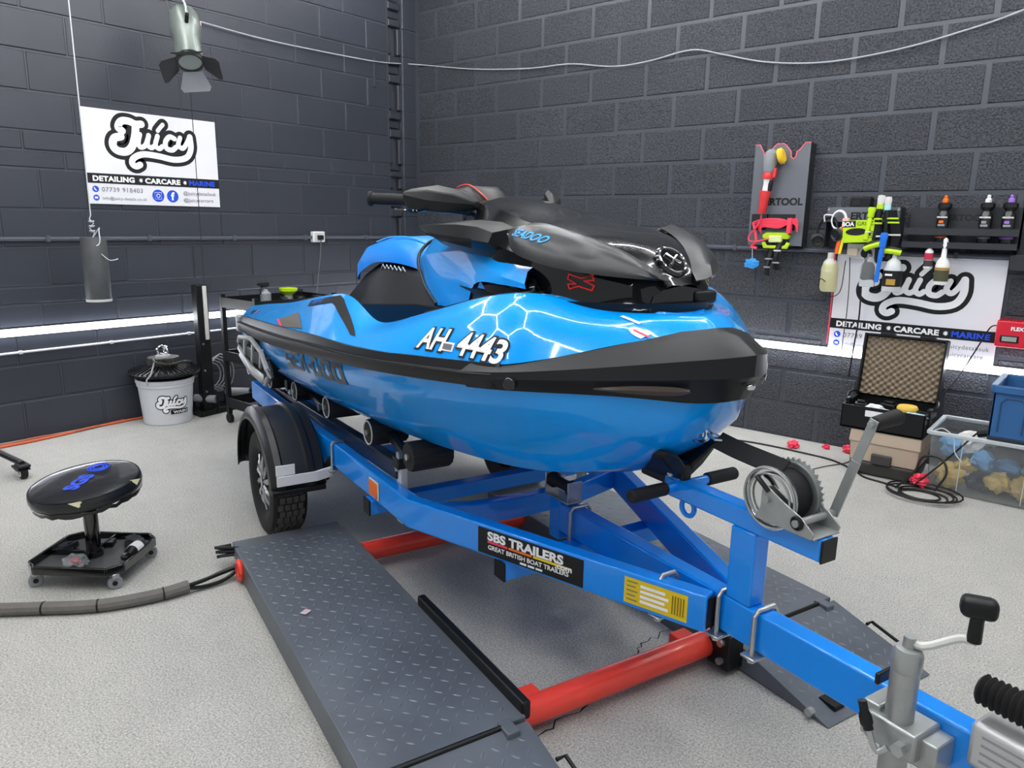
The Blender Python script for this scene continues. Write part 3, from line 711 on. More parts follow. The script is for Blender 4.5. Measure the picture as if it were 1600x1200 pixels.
# hull -----------------------------------------------------------------------
KEEL = [(-1.3, 0, 0.55), (-0.8, 0, 0.54), (-0.3, 0, 0.535), (0.2, 0, 0.54), (0.7, 0, 0.56), (1.1, 0, 0.59), (1.4, 0, 0.63), (1.6, 0, 0.665), (1.77, 0, 0.715), (1.9, 0, 0.785), (2, 0, 0.865), (2.07, 0, 0.945), (2.105, 0, 1.02)]
CHIN = [(-1.3, 0.44, 0.62), (-0.8, 0.45, 0.625), (-0.3, 0.46, 0.64), (0.2, 0.47, 0.67), (0.7, 0.47, 0.7), (1.1, 0.43, 0.71), (1.4, 0.36, 0.715), (1.6, 0.29, 0.72), (1.77, 0.2, 0.745), (1.9, 0.12, 0.8), (2, 0.065, 0.87), (2.07, 0.03, 0.95), (2.105, 0, 1.02)]
CREA = [(-1.3, 0.48, 0.69), (-0.8, 0.53, 0.715), (-0.3, 0.565, 0.745), (0.2, 0.585, 0.78), (0.7, 0.6, 0.83), (1.1, 0.58, 0.875), (1.4, 0.54, 0.905), (1.6, 0.485, 0.92), (1.77, 0.405, 0.925), (1.9, 0.285, 0.92), (2, 0.165, 0.91), (2.07, 0.07, 0.96), (2.107, 0, 1.02)]
TOPH = [(-1.3, 0.5, 0.785), (-0.8, 0.55, 0.82), (-0.3, 0.59, 0.86), (0.2, 0.615, 0.9), (0.7, 0.63, 0.948), (1.1, 0.62, 0.98), (1.4, 0.585, 1.003), (1.6, 0.535, 1.016), (1.77, 0.465, 1.025), (1.9, 0.335, 1.03), (2, 0.21, 1.03), (2.08, 0.09, 1.03), (2.11, 0, 1.03)]
H = [curve(c) for c in (KEEL, CHIN, CREA, TOPH)]
def bulge(a, b, amt, k):                         # rows between two curves, bowed outward
    out = []
    for i in range(k):
        t = i/k; row = []
        for p, q in zip(a, b):
            m = p.lerp(q, t); m.y += amt*math.sin(PI*t)*min(1, q.y/.3); row.append(m)
        out.append(row)
    return out
hr = bulge(H[0], H[1], .0, 3) + bulge(H[1], H[2], .014, 4) + bulge(H[2], H[3], .012, 4) + [H[3]]
g = G().loft(hr).loft(mir(hr))
ring = [r[0] for r in hr]; full = ring + [Vector((p.x, -p.y, p.z)) for p in ring[::-1]]
g.add(full, [tuple(range(len(full)))])
hull = g.obj('hull', SKI_BLUE, sk, smooth=24, weld=.0005)
# deck -----------------------------------------------------------------------
D0 = [(-1.3, 0.5, 0.865), (-0.8, 0.55, 0.91), (-0.3, 0.59, 0.95), (0.2, 0.615, 0.985), (0.55, 0.63, 1.012), (0.8, 0.628, 1.024), (1, 0.623, 1.032), (1.25, 0.607, 1.048), (1.45, 0.575, 1.065), (1.65, 0.52, 1.078), (1.77, 0.468, 1.087), (1.87, 0.35, 1.118), (1.95, 0.235, 1.152), (2.02, 0.11, 1.175), (2.05, 0, 1.185)]
D2 = [(-1.27, 0.44, 0.93), (-0.8, 0.45, 0.99), (-0.3, 0.47, 1.045), (0.2, 0.485, 1.12), (0.6, 0.49, 1.172), (0.8, 0.495, 1.137), (0.98, 0.5, 1.1), (1.2, 0.475, 1.15), (1.4, 0.45, 1.2), (1.55, 0.42, 1.24), (1.68, 0.36, 1.262), (1.77, 0.28, 1.24), (1.84, 0.18, 1.225), (1.93, 0.08, 1.22), (1.97, 0, 1.215)]
D3 = [(-1.27, 0.38, 0.9), (-0.8, 0.38, 0.88), (-0.3, 0.38, 0.875), (0.2, 0.38, 0.87), (0.6, 0.38, 0.87), (0.8, 0.38, 0.87), (0.98, 0.37, 0.88), (1.2, 0.35, 1), (1.4, 0.3, 1.15), (1.55, 0.24, 1.24), (1.68, 0.2, 1.25), (1.77, 0.15, 1.24), (1.84, 0.1, 1.228), (1.93, 0.04, 1.221), (1.97, 0, 1.216)]
n = 113; c0, c2, c3 = curve(D0, n), curve(D2, n), curve(D3, n)
up = []
for t in (.2, .4, .6, .8):
    row = []
    for i, (p, q) in enumerate(zip(c0, c2)):
        m = p.lerp(q, t); fwd = max(0, min(1, (p.x-.9)/.5)); nrm = .010*fwd + .006
        m.z += nrm*math.sin(PI*t); m.y += nrm*.5*math.sin(PI*t)*min(1, q.y/.2); row.append(m)
    up.append(row)
lip = [p.lerp(q, .10) + Vector((0, 0, .004)) for p, q in zip(c2, c3)]
dr = [c0] + up + [c2, lip, c3, [Vector((p.x, 0, p.z)) for p in c3]]
g = G().loft(dr).loft(mir(dr)); deck = g.obj('deck', SKI_BLUE, sk, smooth=28, weld=.0005)
ring = [r[0] for r in dr]; full = ring + [Vector((p.x, -p.y, p.z)) for p in ring[::-1]] + [Vector((-1.3, -.5, .785)), Vector((-1.3, .5, .785))]
G().add(full, [tuple(range(len(full)))]).obj('transom', BLK, sk, smooth=0)
# rub rail -------------------------------------------------------------------
def cut(c, u0, u1): return [p for p in c if u0 <= p.x <= u1]
for s in (-1, 1):
    a = [p for p in curve(TOPH, 130) if p.x <= 1.76]
    dtop = curve(D0, 240); rows = [[], [], [], [], [], []]
    for p in a:
        q = min(dtop, key=lambda w_: abs(w_.x-p.x)); h = q.z-p.z
        for r, (o, z) in zip(rows, ((-.012, .004), (.022, 0), (.030, .25*h), (.030, .60*h), (.014, .66*h), (.006, h+.004))):
            r.append(Vector((p.x, s*(max(p.y, q.y-.008)+o), p.z+z)))
    rows.append([Vector((p.x, p.y-s*.03, p.z)) for p in rows[-1]])
    G().loft(rows).obj('rub_rail', SATIN, sk, smooth=30, solid=.004)
    G().tube([r for r in rows[3]], .004, 6).obj('rail_bead', BLK, sk)
    G().box(-1.325, -1.26, min(s*.45, s*.535), max(s*.45, s*.535), .775, .875).obj('rail_end_cap', GREYP, sk, bevel=.01)
# bow bumper -----------------------------------------------------------------
B0 = [(1.66, 0.525, 1.012), (1.78, 0.475, 1.02), (1.9, 0.345, 1.022), (2, 0.22, 1.019), (2.085, 0.115, 1.01), (2.13, 0.05, 1.015), (2.145, 0, 1.02)]
BI = [(1.66, 0.49, 1.015), (1.78, 0.43, 1.025), (1.88, 0.31, 1.03), (1.98, 0.19, 1.03), (2.06, 0.085, 1.025), (2.09, 0.03, 1.025), (2.1, 0, 1.025)]
BM = [(1.66, 0.54, 1.03), (1.78, 0.49, 1.04), (1.905, 0.362, 1.05), (2.01, 0.24, 1.056), (2.1, 0.13, 1.062), (2.15, 0.06, 1.068), (2.165, 0, 1.072)]
BN = [(1.66, 0.545, 1.04), (1.78, 0.497, 1.052), (1.912, 0.372, 1.062), (2.02, 0.25, 1.07), (2.11, 0.138, 1.078), (2.165, 0.063, 1.083), (2.185, 0, 1.087)]
B1 = [(1.66, 0.545, 1.058), (1.78, 0.493, 1.07), (1.905, 0.37, 1.088), (2.01, 0.25, 1.107), (2.105, 0.138, 1.125), (2.165, 0.062, 1.136), (2.187, 0, 1.142)]
B15 = [(1.665, 0.535, 1.068), (1.78, 0.465, 1.083), (1.885, 0.345, 1.115), (1.975, 0.225, 1.145), (2.06, 0.115, 1.166), (2.11, 0.05, 1.175), (2.125, 0, 1.18)]
B2 = [(1.67, 0.52, 1.078), (1.775, 0.44, 1.098), (1.865, 0.325, 1.135), (1.94, 0.215, 1.166), (2.01, 0.105, 1.182), (2.045, 0.045, 1.19), (2.055, 0, 1.193)]
B3 = [(1.66, 0.51, 1.06), (1.76, 0.43, 1.08), (1.85, 0.315, 1.11), (1.92, 0.205, 1.14), (1.99, 0.1, 1.15), (2.02, 0.04, 1.155), (2.03, 0, 1.155)]
rows = [curve(c, 40) for c in (BI, B0, BM, BN, B1, B15, B2, B3)]
G().loft(rows).loft(mir(rows)).obj('bow_bumper', SATIN, sk, smooth=25, weld=.0005)
for s in (-1, 1):
    G().cyl((1.80, s*.465, 1.045), (1.815, s*.488, 1.045), .017, n=16).obj('bumper_screw', BLKG, sk, bevel=.003)
    # recessed lower lip of the bumper; its brown colour paints in a reflection
    a = catmull([(1.95, s*.316, 1.045), (2.02, s*.246, 1.056), (2.08, s*.172, 1.058), (2.105, s*.136, 1.052)], 14); b = catmull([(1.95, s*.313, 1.040), (2.02, s*.236, 1.034), (2.08, s*.158, 1.034), (2.105, s*.13, 1.044)], 14)
    G().loft([a, [p.lerp(q, .5)+Vector((.002, s*.006, 0)) for p, q in zip(a, b)], b]).obj('bumper_lip', mat('brown_reflection_satin', '#4a4038', .4), sk)
G().box(2.168, 2.182, -.012, .012, 1.052, 1.066).obj('bow_light', CHROME, sk, bevel=.004)
# seat -----------------------------------------------------------------------
def sect(rows, name, m, parent=sk, smooth=40, solid=0, both=True, du=0):
    rs = [[Vector(p) for p in r] for r in rows]
    # densify along u with catmull
    rs = [[p+Vector((du, 0, 0)) for p in r] for r in rs]; cols = list(zip(*rs)); cols = [catmull(c, 30) for c in cols]
    g = G().loft(cols).loft(mir(cols)) if both else G().loft(cols)
    return g.obj(name, m, parent, smooth=smooth, weld=.0005, solid=solid)
SR = [(-.45, ((0, 1.08), (.08, 1.075), (.12, 1.05), (.14, .97), (.14, .87))), (.04, ((0, 1.26), (.13, 1.25), (.20, 1.20), (.262, 1.03), (.25, .87))), (.25, ((0, 1.28), (.13, 1.28), (.205, 1.25), (.30, 1.085), (.275, .87))),
      (.50, ((0, 1.27), (.13, 1.27), (.205, 1.25), (.305, 1.11), (.28, .87))), (.80, ((0, 1.26), (.13, 1.25), (.20, 1.215), (.285, 1.14), (.28, .87))), (1.1, ((0, 1.27), (.13, 1.26), (.19, 1.23), (.28, 1.15), (.27, .87)))]
cols = [[Vector((u, r[k][0], r[k][1])) for u, r in SR] for k in range(5)]
seat = G().loft(cols).loft(mir(cols)).obj('seat_base', SATIN, sk, smooth=18, weld=.0005, bevel=.004)
for s in (-1, 1): G().tube([(.27+.022*k, s*(.212+.002*(k % 2)), 1.245+.018*(k % 2)) for k in range(13)], .0022, 5).obj('seat_pattern', WHITE, seat)
cush = sect([[(-.345, 0, 1.265), (-.345, .08, 1.26), (-.345, .15, 1.24), (-.335, .185, 1.20), (-.33, .19, 1.17)],
             [(-.335, 0, 1.325), (-.335, .09, 1.32), (-.33, .165, 1.295), (-.32, .205, 1.235), (-.31, .21, 1.175)],
             [(-.25, 0, 1.362), (-.25, .09, 1.357), (-.25, .17, 1.33), (-.24, .215, 1.27), (-.23, .22, 1.215)],
             [(-.08, 0, 1.382), (-.08, .10, 1.377), (-.08, .175, 1.35), (-.07, .215, 1.29), (-.06, .218, 1.265)],
             [(.12, 0, 1.385), (.12, .10, 1.38), (.12, .17, 1.355), (.13, .205, 1.305), (.14, .21, 1.275)],
             [(.27, 0, 1.355), (.27, .09, 1.35), (.27, .155, 1.33), (.28, .185, 1.29), (.29, .19, 1.265)],
             [(.33, 0, 1.27), (.33, .08, 1.268), (.33, .14, 1.262), (.33, .165, 1.255), (.33, .17, 1.25)]], 'seat_cushion', mat('blue_vinyl', '#0f86e6', .38, bump=(300, .15, .001)), du=.265)
for s in (-1, 1):
    G().tube([(-.035, s*.11, 1.35), (.165, s*.125, 1.377), (.385, s*.12, 1.381), (.525, s*.105, 1.355)], .0035, 6, 20).obj('seam', mat('light_blue_thread', '#39b4ff', .5), cush)
# front shroud (blue) --------------------------------------------------------
sect([[(.42, 0, 1.375), (.47, .13, 1.365), (.53, .21, 1.305), (.70, .262, 1.215), (.88, .30, 1.160)],
      [(.52, 0, 1.40), (.56, .15, 1.39), (.64, .235, 1.325), (.80, .28, 1.235), (1.0, .315, 1.168)],
      [(.75, 0, 1.415), (.78, .17, 1.40), (.85, .26, 1.345), (.98, .295, 1.26), (1.14, .328, 1.178)],
      [(1.0, 0, 1.42), (1.02, .19, 1.40), (1.08, .275, 1.355), (1.15, .305, 1.305), (1.2, .325, 1.262)],
      [(1.25, 0, 1.40), (1.27, .21, 1.375), (1.32, .295, 1.335), (1.36, .33, 1.295), (1.38, .335, 1.272)],
      [(1.42, 0, 1.37), (1.44, .24, 1.345), (1.48, .31, 1.315), (1.52, .345, 1.285), (1.53, .347, 1.272)]], 'front_shroud', SKI_BLUE, smooth=30, du=.14)
for s in (-1, 1):
    G().loft([[(1.26, s*.30, 1.18), (1.30, s*.28, 1.275)], [(1.45, s*.31, 1.205), (1.46, s*.30, 1.28)], [(1.66, s*.325, 1.25), (1.66, s*.31, 1.285)]]).obj('side_vent', BLKG, sk, solid=.01)
    G().loft([[(1.24, s*.455, 1.168), (1.26, s*.29, 1.175)], [(1.40, s*.44, 1.206), (1.42, s*.29, 1.215)], [(1.56, s*.41, 1.246), (1.56, s*.28, 1.25)], [(1.67, s*.355, 1.264), (1.66, s*.26, 1.266)]]).obj('deck_trim', SATIN, sk, solid=.012)
    # stitched edge roll at the rear of the shroud
    G().tube([(.565, s*.02, 1.378), (.605, s*.13, 1.370), (.665, s*.212, 1.308), (.83, s*.265, 1.217), (1.01, s*.302, 1.162)], .007, 8, 24).obj('edge_roll', BLK, sk)
# hood -----------------------------------------------------------------------
US = [.88, 1.02, 1.22, 1.42, 1.58, 1.70, 1.80, 1.88, 1.915]
CZ = [1.50, 1.54, 1.515, 1.465, 1.445, 1.42, 1.385, 1.335, 1.29]
RG = [(.11, 1.475), (.145, 1.517), (.175, 1.495), (.19, 1.455), (.20, 1.435), (.185, 1.412), (.15, 1.375), (.10, 1.325), (.07, 1.28)]
CS = [(.15, 1.43), (.19, 1.44), (.26, 1.42), (.305, 1.385), (.30, 1.36), (.275, 1.34), (.225, 1.315), (.15, 1.292), (.10, 1.265)]
BS = [(.16, 1.41), (.20, 1.39), (.27, 1.335), (.325, 1.24), (.31, 1.237), (.275, 1.234), (.225, 1.23), (.165, 1.228), (.115, 1.226)]
nn = 40
cz = catmull([(u, 0, z) for u, z in zip(US, CZ)], nn); rg = catmull([(u, a, z) for u, (a, z) in zip(US, RG)], nn)
cs = catmull([(u, a, z) for u, (a, z) in zip(US, CS)], nn); bs = catmull([(u, a, z) for u, (a, z) in zip(US, BS)], nn)
mid = [a.lerp(b, .5)+Vector((0, 0, .008)) for a, b in zip(cz, rg)]
rows = [cz, mid, rg]; hood = G().loft(rows).loft(mir(rows)).obj('hood_centre', CARBON, sk, smooth=30, weld=.0005)
G().add([cz[0], rg[0], cs[0], bs[0], Vector((bs[0].x, -bs[0].y, bs[0].z)), Vector((cs[0].x, -cs[0].y, cs[0].z)), Vector((rg[0].x, -rg[0].y, rg[0].z))], [(0, 1, 2, 3, 4, 5, 6)]).obj('hood_back', BLK, sk, smooth=0)
G().add([cz[-1], rg[-1], cs[-1], bs[-1], Vector((bs[-1].x, -bs[-1].y, bs[-1].z)), Vector((cs[-1].x, -cs[-1].y, cs[-1].z)), Vector((rg[-1].x, -rg[-1].y, rg[-1].z))], [(0, 1, 2, 3, 4, 5, 6)]).obj('hood_nose', CARBON, sk, smooth=0)
for s in (-1, 1):
    f = lambda p: Vector((p.x, s*p.y, p.z))
    pa = catmull([f(Vector(p)) for p in ((1.51, .305, 1.425), (1.58, .262, 1.452), (1.68, .222, 1.435), (1.79, .172, 1.398), (1.88, .115, 1.345), (1.925, .095, 1.312))], 26)
    pm = catmull([f(Vector(p)) for p in ((1.51, .308, 1.42), (1.58, .325, 1.418), (1.68, .302, 1.395), (1.79, .245, 1.368), (1.88, .15, 1.335), (1.925, .097, 1.311))], 26)
    pb = catmull([f(Vector(p)) for p in ((1.51, .308, 1.415), (1.58, .338, 1.372), (1.68, .325, 1.345), (1.79, .27, 1.325), (1.88, .165, 1.312), (1.925, .095, 1.309))], 26)
    und = [p+Vector((0, -s*.06, -.006)) for p in pb]; ina = [p+Vector((0, -s*.05, -.012)) for p in pa]
    hp_ = G().loft([ina, pa, [p.lerp(q, .5)+Vector((0, s*.006, .006)) for p, q in zip(pa, pm)], pm, [p.lerp(q, .5)+Vector((0, s*.006, .002)) for p, q in zip(pm, pb)], pb, und]).obj('hood_side_panel', mat('satin_titanium_grey', '#2c2e31', .33, spec=.6), sk, smooth=40)
    a = [f(p)+Vector((0, -s*.012, -.004)) for p in cs]; b = [f(p) for p in bs]
    m1 = [p.lerp(q, .5)+Vector((0, -s*.012, 0)) for p, q in zip(a, b)]
    hl_ = G().loft([[f(p) for p in rg], a, m1, b]).obj('hood_lower_panel', CARBON, sk, smooth=30)
    if s < 0: PAN = {'panel': hp_, 'lower': hl_}
    # grey blade strakes on the lower panel
    for u0, u1 in ((1.48, 1.62), (1.60, 1.72)):
        lo = min(range(nn), key=lambda k: abs(bs[k].x-u1)); hi = min(range(nn), key=lambda k: abs(cs[k].x-u0))
        p, q = m1[hi], b[lo]
        G().loft([[p+Vector((0, s*.004, 0)), p.lerp(q, .5)+Vector((-.02, s*.014, -.004)), q+Vector((0, s*.006, .004))], [p+Vector((.03, s*.004, .0)), p.lerp(q, .5)+Vector((.012, s*.014, -.002)), q+Vector((.035, s*.004, .004))]]).obj('blade_strake', SATIN, sk, solid=.003)
# hood tray with raised lip
out = [(1.2, .30), (1.4, .335), (1.58, .335), (1.70, .30), (1.82, .215), (1.90, .12), (1.925, .04)]
out = [tuple(p[:2]) for p in catmull([(a, b, 0) for a, b in out], 26)]
poly = out + [(a, -b) for a, b in out[::-1]]
rows = [[Vector((a, b, 1.19)) for a, b in poly], [Vector((a+.006, b, 1.225)) for a, b in poly], [Vector((a+.012 if a > 1.7 else a, b*1.03, 1.245)) for a, b in poly], [Vector((a*.995, b*.95, 1.243)) for a, b in poly]]
G().loft(rows, close=True, caps=True).obj('hood_tray', BLK, sk, smooth=40)
G().box(1.87, 1.925, .05, .13, 1.24, 1.275).obj('tray_clip', SATIN, sk, bevel=.008)
# round emblem on the nose
nM = TR((1.868, -.0, 1.352), 0, math.radians(48), 0)
G().lathe([(.001, -.004), (.05, -.004), (.052, .002), (.048, .007), (.001, .008)], nM, 32).obj('nose_emblem', BLKG, sk)
G().tube([nM @ Vector((.043*math.cos(k*PI/12), .043*math.sin(k*PI/12), .009)) for k in range(24)], .003, 6, closed=True).obj('emblem_ring', CHROME, sk)
G().tube([nM @ Vector(p) for p in ((-.02, -.018, .011), (.0, .0, .012), (.02, -.018, .011))], .004, 6).obj('emblem_mark', CHROME, sk)
G().tube([nM @ Vector(p) for p in ((-.012, .02, .011), (.0, .0, .012), (.012, .02, .011))], .004, 6).obj('emblem_mark', CHROME, sk)
# mirror wings, handlebar, pods ------------------------------------------------
for s in (-1, 1):
    f = lambda p: (p[0], s*p[1], p[2])
    rows = [[(.90, .315, 1.432), (.90, .31, 1.436), (.905, .29, 1.436), (.91, .285, 1.425), (.905, .30, 1.418)],
            [(1.05, .335, 1.40), (1.05, .325, 1.440), (1.05, .25, 1.452), (1.05, .22, 1.40), (1.05, .29, 1.372)],
            [(1.22, .345, 1.395), (1.22, .33, 1.442), (1.22, .24, 1.458), (1.22, .20, 1.39), (1.22, .29, 1.352)],
            [(1.36, .345, 1.395), (1.36, .33, 1.436), (1.36, .24, 1.452), (1.36, .20, 1.39), (1.36, .29, 1.345)],
            [(1.42, .325, 1.39), (1.42, .31, 1.42), (1.42, .23, 1.435), (1.42, .21, 1.39), (1.42, .28, 1.355)]]
    G().loft([[f(p) for p in r] for r in rows], close=True, caps=True).obj('mirror_wing', SATIN, sk, smooth=22)
    rows = [[(1.0, .336, 1.405), (1.0, .336, 1.412)], [(1.2, .349, 1.385), (1.2, .349, 1.405)], [(1.36, .350, 1.372), (1.36, .350, 1.40)]]
    G().loft([[f(p) for p in r] for r in rows]).obj('wing_slot', BLKG, sk, smooth=0)
    # handlebar arm, grip, lever pod
    a, b, c = f((.83, .05, 1.475)), f((.88, .20, 1.515)), f((.68, .415, 1.53))
    G().tube([a, b, f((.80, .29, 1.528)), c], .014, 10, 18).obj('handlebar', BLK, sk)
    g0, g1 = Vector(f((.785, .305, 1.527))), Vector(c)
    prof = [(.012, 0), (.021, .002), (.021, .012), (.0175, .02), (.0185, .06), (.0185, .11), (.018, .15), (.024, .155), (.024, .165), (.015, .17)]
    d = (g1-g0); q = d.to_track_quat('Z', 'Y').to_matrix().to_4x4()
    G().lathe(prof, Matrix.Translation(g0) @ q @ Matrix.Diagonal((1.15, 1.15, d.length/.165, 1)), 18).obj('grip', RUB, sk)
    rows = [[(.80, .335, 1.545), (.79, .33, 1.555), (.80, .30, 1.568), (.82, .28, 1.55), (.82, .30, 1.49), (.81, .325, 1.495)],
            [(.90, .29, 1.525), (.89, .285, 1.56), (.90, .24, 1.58), (.92, .21, 1.56), (.92, .22, 1.48), (.91, .27, 1.485)],
            [(1.0, .235, 1.515), (1.0, .23, 1.545), (1.0, .19, 1.56), (1.0, .17, 1.54), (1.0, .18, 1.475), (1.0, .22, 1.48)],
            [(1.06, .18, 1.51), (1.06, .175, 1.52), (1.06, .16, 1.525), (1.06, .15, 1.515), (1.06, .155, 1.495), (1.06, .17, 1.497)]]
    G().loft([[f(p) for p in r] for r in rows], close=True, caps=True).obj('lever_pod', SATIN, sk, smooth=28, bevel=.004)
    G().tube([f((.86, .27, 1.49)), f((.90, .33, 1.485)), f((.86, .39, 1.49))], .006, 6, 10).obj('lever', BLKG, sk)
G().box(.76, .93, -.075, .075, 1.44, 1.51).obj('steering_pad', BLK, sk, bevel=.02, seg=3)
G().tube([(.80, 0, 1.40), (.86, 0, 1.47)], .05, 14).obj('steering_column', BLK, sk)
def pod(u, hw, z0, z1, c): return [(u, .04-hw, z0), (u, .04-hw, z1-c), (u, .04-hw+c*1.4, z1), (u, .04+hw-c*1.4, z1), (u, .04+hw, z1-c), (u, .04+hw, z0)]
prow = [pod(.60, .06, 1.52, 1.555, .012), pod(.63, .085, 1.50, 1.585, .02), pod(.74, .09, 1.49, 1.59, .02), pod(.82, .08, 1.48, 1.555, .02), pod(.86, .05, 1.48, 1.52, .012)]
G().loft(prow, close=True, caps=True).obj('gauge_pod', SATIN, sk, smooth=28, bevel=.006)
G().tube([Vector(p)+Vector((0, -.002, .003)) for p in [prow[0][2], prow[1][2], prow[2][2], prow[3][2], prow[4][2]]], .0028, 6, 20).obj('gauge_trim', RED, sk)
for s in (-1, 1): G().tube([(.84, s*.04, 1.49), (.93, s*.09, 1.49), (1.02, s*.06, 1.44)], .008, 8, 12).obj('control_cable', BLK, sk)
G().cyl((.30, -.20, 1.36), (.31, -.20, 1.40), .006, n=8)
# side sponsons (grey brackets low at the stern) --------------------------------
SPM = mat('light_grey_casting', '#b4b7ba', .4, metal=.3)
for s in (-1, 1):
    y = s*.60
    loop = [(-.93, y, .77), (-.90, y, .80), (-.62, y, .83), (-.40, y, .79), (-.20, y, .735), (-.185, y, .70), (-.27, y, .655), (-.60, y, .672), (-.80, y, .70), (-.92, y, .735)]
    loop = [(a, b+s*.02*(1 if i in (4, 5, 6) else 0), c) for i, (a, b, c) in enumerate(loop)]
    G().tube(loop, .013, 6, closed=True).obj('sponson_rim', SPM, sk)
    G().add([(a, b-s*.015, c) for a, b, c in loop], [tuple(range(10))]).obj('sponson_plate', DGREY, sk, smooth=0, solid=.01)
    G().loft([[(-.88, y+s*.005, .725), (-.88, y+s*.015, .700)], [(-.55, y+s*.03, .705), (-.55, y+s*.035, .665)], [(-.25, y+s*.035, .705), (-.25, y+s*.04, .66)]]).obj('sponson_fin', SPM, sk, solid=.012)
    for u in (-.78, -.60, -.42): G().beam((u, y, .705), (u+.03, y, .805), .02, .02).obj('sponson_rib', SPM, sk, bevel=.003)
    G().box(-.8, -.3, min(s*.54, s*.6), max(s*.54, s*.6), .70, .78).obj('sponson_mount', BLK, sk, bevel=.01)
# bow eye -----------------------------------------------------------------------
G().tube([(1.985, 0, .885), (2.03, 0, .885), (2.048, 0, .90), (2.04, 0, .92), (2.0, 0, .925)], .008, 8, 14).obj('bow_eye', CHROME, sk)
G().cyl((1.99, 0, .90), (2.018, 0, .90), .03, .026, 20).obj('eye_plate', mat('recess_blue', '#0a5cae', .35), sk)
# keel stern pump shroud
G().cyl((-1.3, 0, .66), (-1.42, 0, .67), .10, .075, 20).obj('jet_nozzle', BLK, sk)
# seat rear grab handle, stern mat
G().box(-1.22, -.26, -.36, .36, .885, .90).obj('traction_mat', RUB, sk, bevel=.003)

# decals projected on to the painted skin -----------------------------------------
def bvh_of(o):
    me = o.data; return BVHTree.FromPolygons([v.co for v in me.vertices], [tuple(p.vertices) for p in me.polygons])
BV = {'deck': bvh_of(deck), 'hull': bvh_of(hull), 'panel': bvh_of(PAN['panel']), 'lower': bvh_of(PAN['lower'])}
def conform(me, trees, direction, off):
    d = Vector(direction).normalized()
    bm = bmesh.new(); bm.from_mesh(me)
    bmesh.ops.triangulate(bm, faces=bm.faces)
    for _ in range(3):
        long = [e for e in bm.edges if e.calc_length() > .03]
        if long: bmesh.ops.subdivide_edges(bm, edges=long, cuts=1)
        bmesh.ops.triangulate(bm, faces=bm.faces)
    for v in bm.verts:
        v.tag = False; best = None
        for t_ in trees:
            h = t_.ray_cast(v.co - d*.6, d)
            if h[0] is not None and (best is None or h[3] < best[3]): best = h
        if best: 
            nn_ = best[1] if best[1].dot(d) < 0 else -best[1]
            v.co = best[0] + nn_*off
        else: v.tag = True
    bmesh.ops.delete(bm, geom=[v for v in bm.verts if v.tag], context='VERTS')
    bm.to_mesh(me); bm.free()
DIR = Vector((0, 1, -.55))
def skin_text(s, size, m, u, z, off, bold=0, shear=0, sx=1, slope=0, trees=('deck',), sp=1, name='lettering', dirn=DIR):
    M_ = Matrix.Translation((u, -.75, z)) @ Matrix.Rotation(-slope, 4, 'Y') @ RX
    o = text(name, s, size, m, sk, M_, bold, shear, sx, 0, 'LEFT', sp)
    conform(o.data, [BV[t_] for t_ in trees], dirn, off); return o
def skin_poly(pts, m, off, trees=('deck',), name='decal', dirn=DIR):
    me = bpy.data.meshes.new(name); me.from_pydata([(u, -.75, z) for u, z in pts], [], [tuple(range(len(pts)))])
    conform(me, [BV[t_] for t_ in trees], dirn, off); return link(name, me, m, sk)
# registration number, maker's lettering
D8 = Vector((0, 1, -.8))
for m_, off, b in ((PRINTB, .0025, .010), (PRINTW, .0040, .0030)):
    skin_text('AH', .118, m_, 1.425, 1.238, off, b, .28, .74, .20, dirn=D8); skin_text('4443', .118, m_, 1.595, 1.271, off, b, .28, .70, .20, dirn=D8)
skin_poly([(1.535, 1.262), (1.583, 1.272), (1.580, 1.305), (1.530, 1.295)], PRINTW, .003, name='licence_sticker', dirn=D8)
skin_poly([(1.541, 1.269), (1.577, 1.277), (1.574, 1.297), (1.537, 1.289)], PRINTG, .0045, name='licence_print', dirn=D8)
GREYD = mat('graphite_decal', '#33363b', .3)
GL = {'S': [((0, .8), (1, .8), (1, 1), (0, 1)), ((0, .4), (.3, .4), (.3, .8), (0, .8)), ((.3, .4), (1, .4), (1, .58), (.3, .58)), ((.7, .2), (1, .2), (1, .4), (.7, .4)), ((0, 0), (1, 0), (1, .2), (0, .2))],
      'E': [((0, 0), (.3, 0), (.3, 1), (0, 1)), ((.3, .8), (1, .8), (1, 1), (.3, 1)), ((.3, .4), (.85, .4), (.85, .6), (.3, .6)), ((.3, 0), (1, 0), (1, .2), (.3, .2))],
      'A': [((0, 0), (.3, 0), (.55, 1), (.3, 1)), ((.3, 1), (.6, 1), (1.05, 0), (.75, 0))],
      'D': [((0, 0), (.3, 0), (.3, 1), (0, 1)), ((.3, .8), (.8, .8), (.6, 1), (.3, 1)), ((.3, 0), (.8, 0), (1, .2), (.3, .2)), ((.7, .2), (1, .2), (1, .6), (.7, .8))],
      'O': [((0, 0), (.3, 0), (.3, 1), (0, 1)), ((.3, .8), (1, .8), (1, 1), (.3, 1)), ((.3, 0), (1, 0), (1, .2), (.3, .2)), ((.7, .2), (1, .2), (1, .8), (.7, .8))], '-': [((0, .42), (1, .3), (1, .5), (0, .62))]}
def skin_glyphs(s, m, u0, z0, w, h, gap, shear, slope, off, trees, dirn):
    u = u0
    for ch in s:
        ww = w*(.35 if ch == '-' else 1); vs_, fs_ = [], []
        for q in GL[ch]:
            fs_.append(tuple(range(len(vs_), len(vs_)+4)))
            for x, y in q: vs_.append((u+x*ww+shear*y, -.75, z0+slope*(u+x*ww-u0)+y*h))
        me = bpy.data.meshes.new('letter'); me.from_pydata(vs_, [], fs_); conform(me, [BV[t_] for t_ in trees], dirn, off); link('letter', me, m, sk)
        u += ww+gap
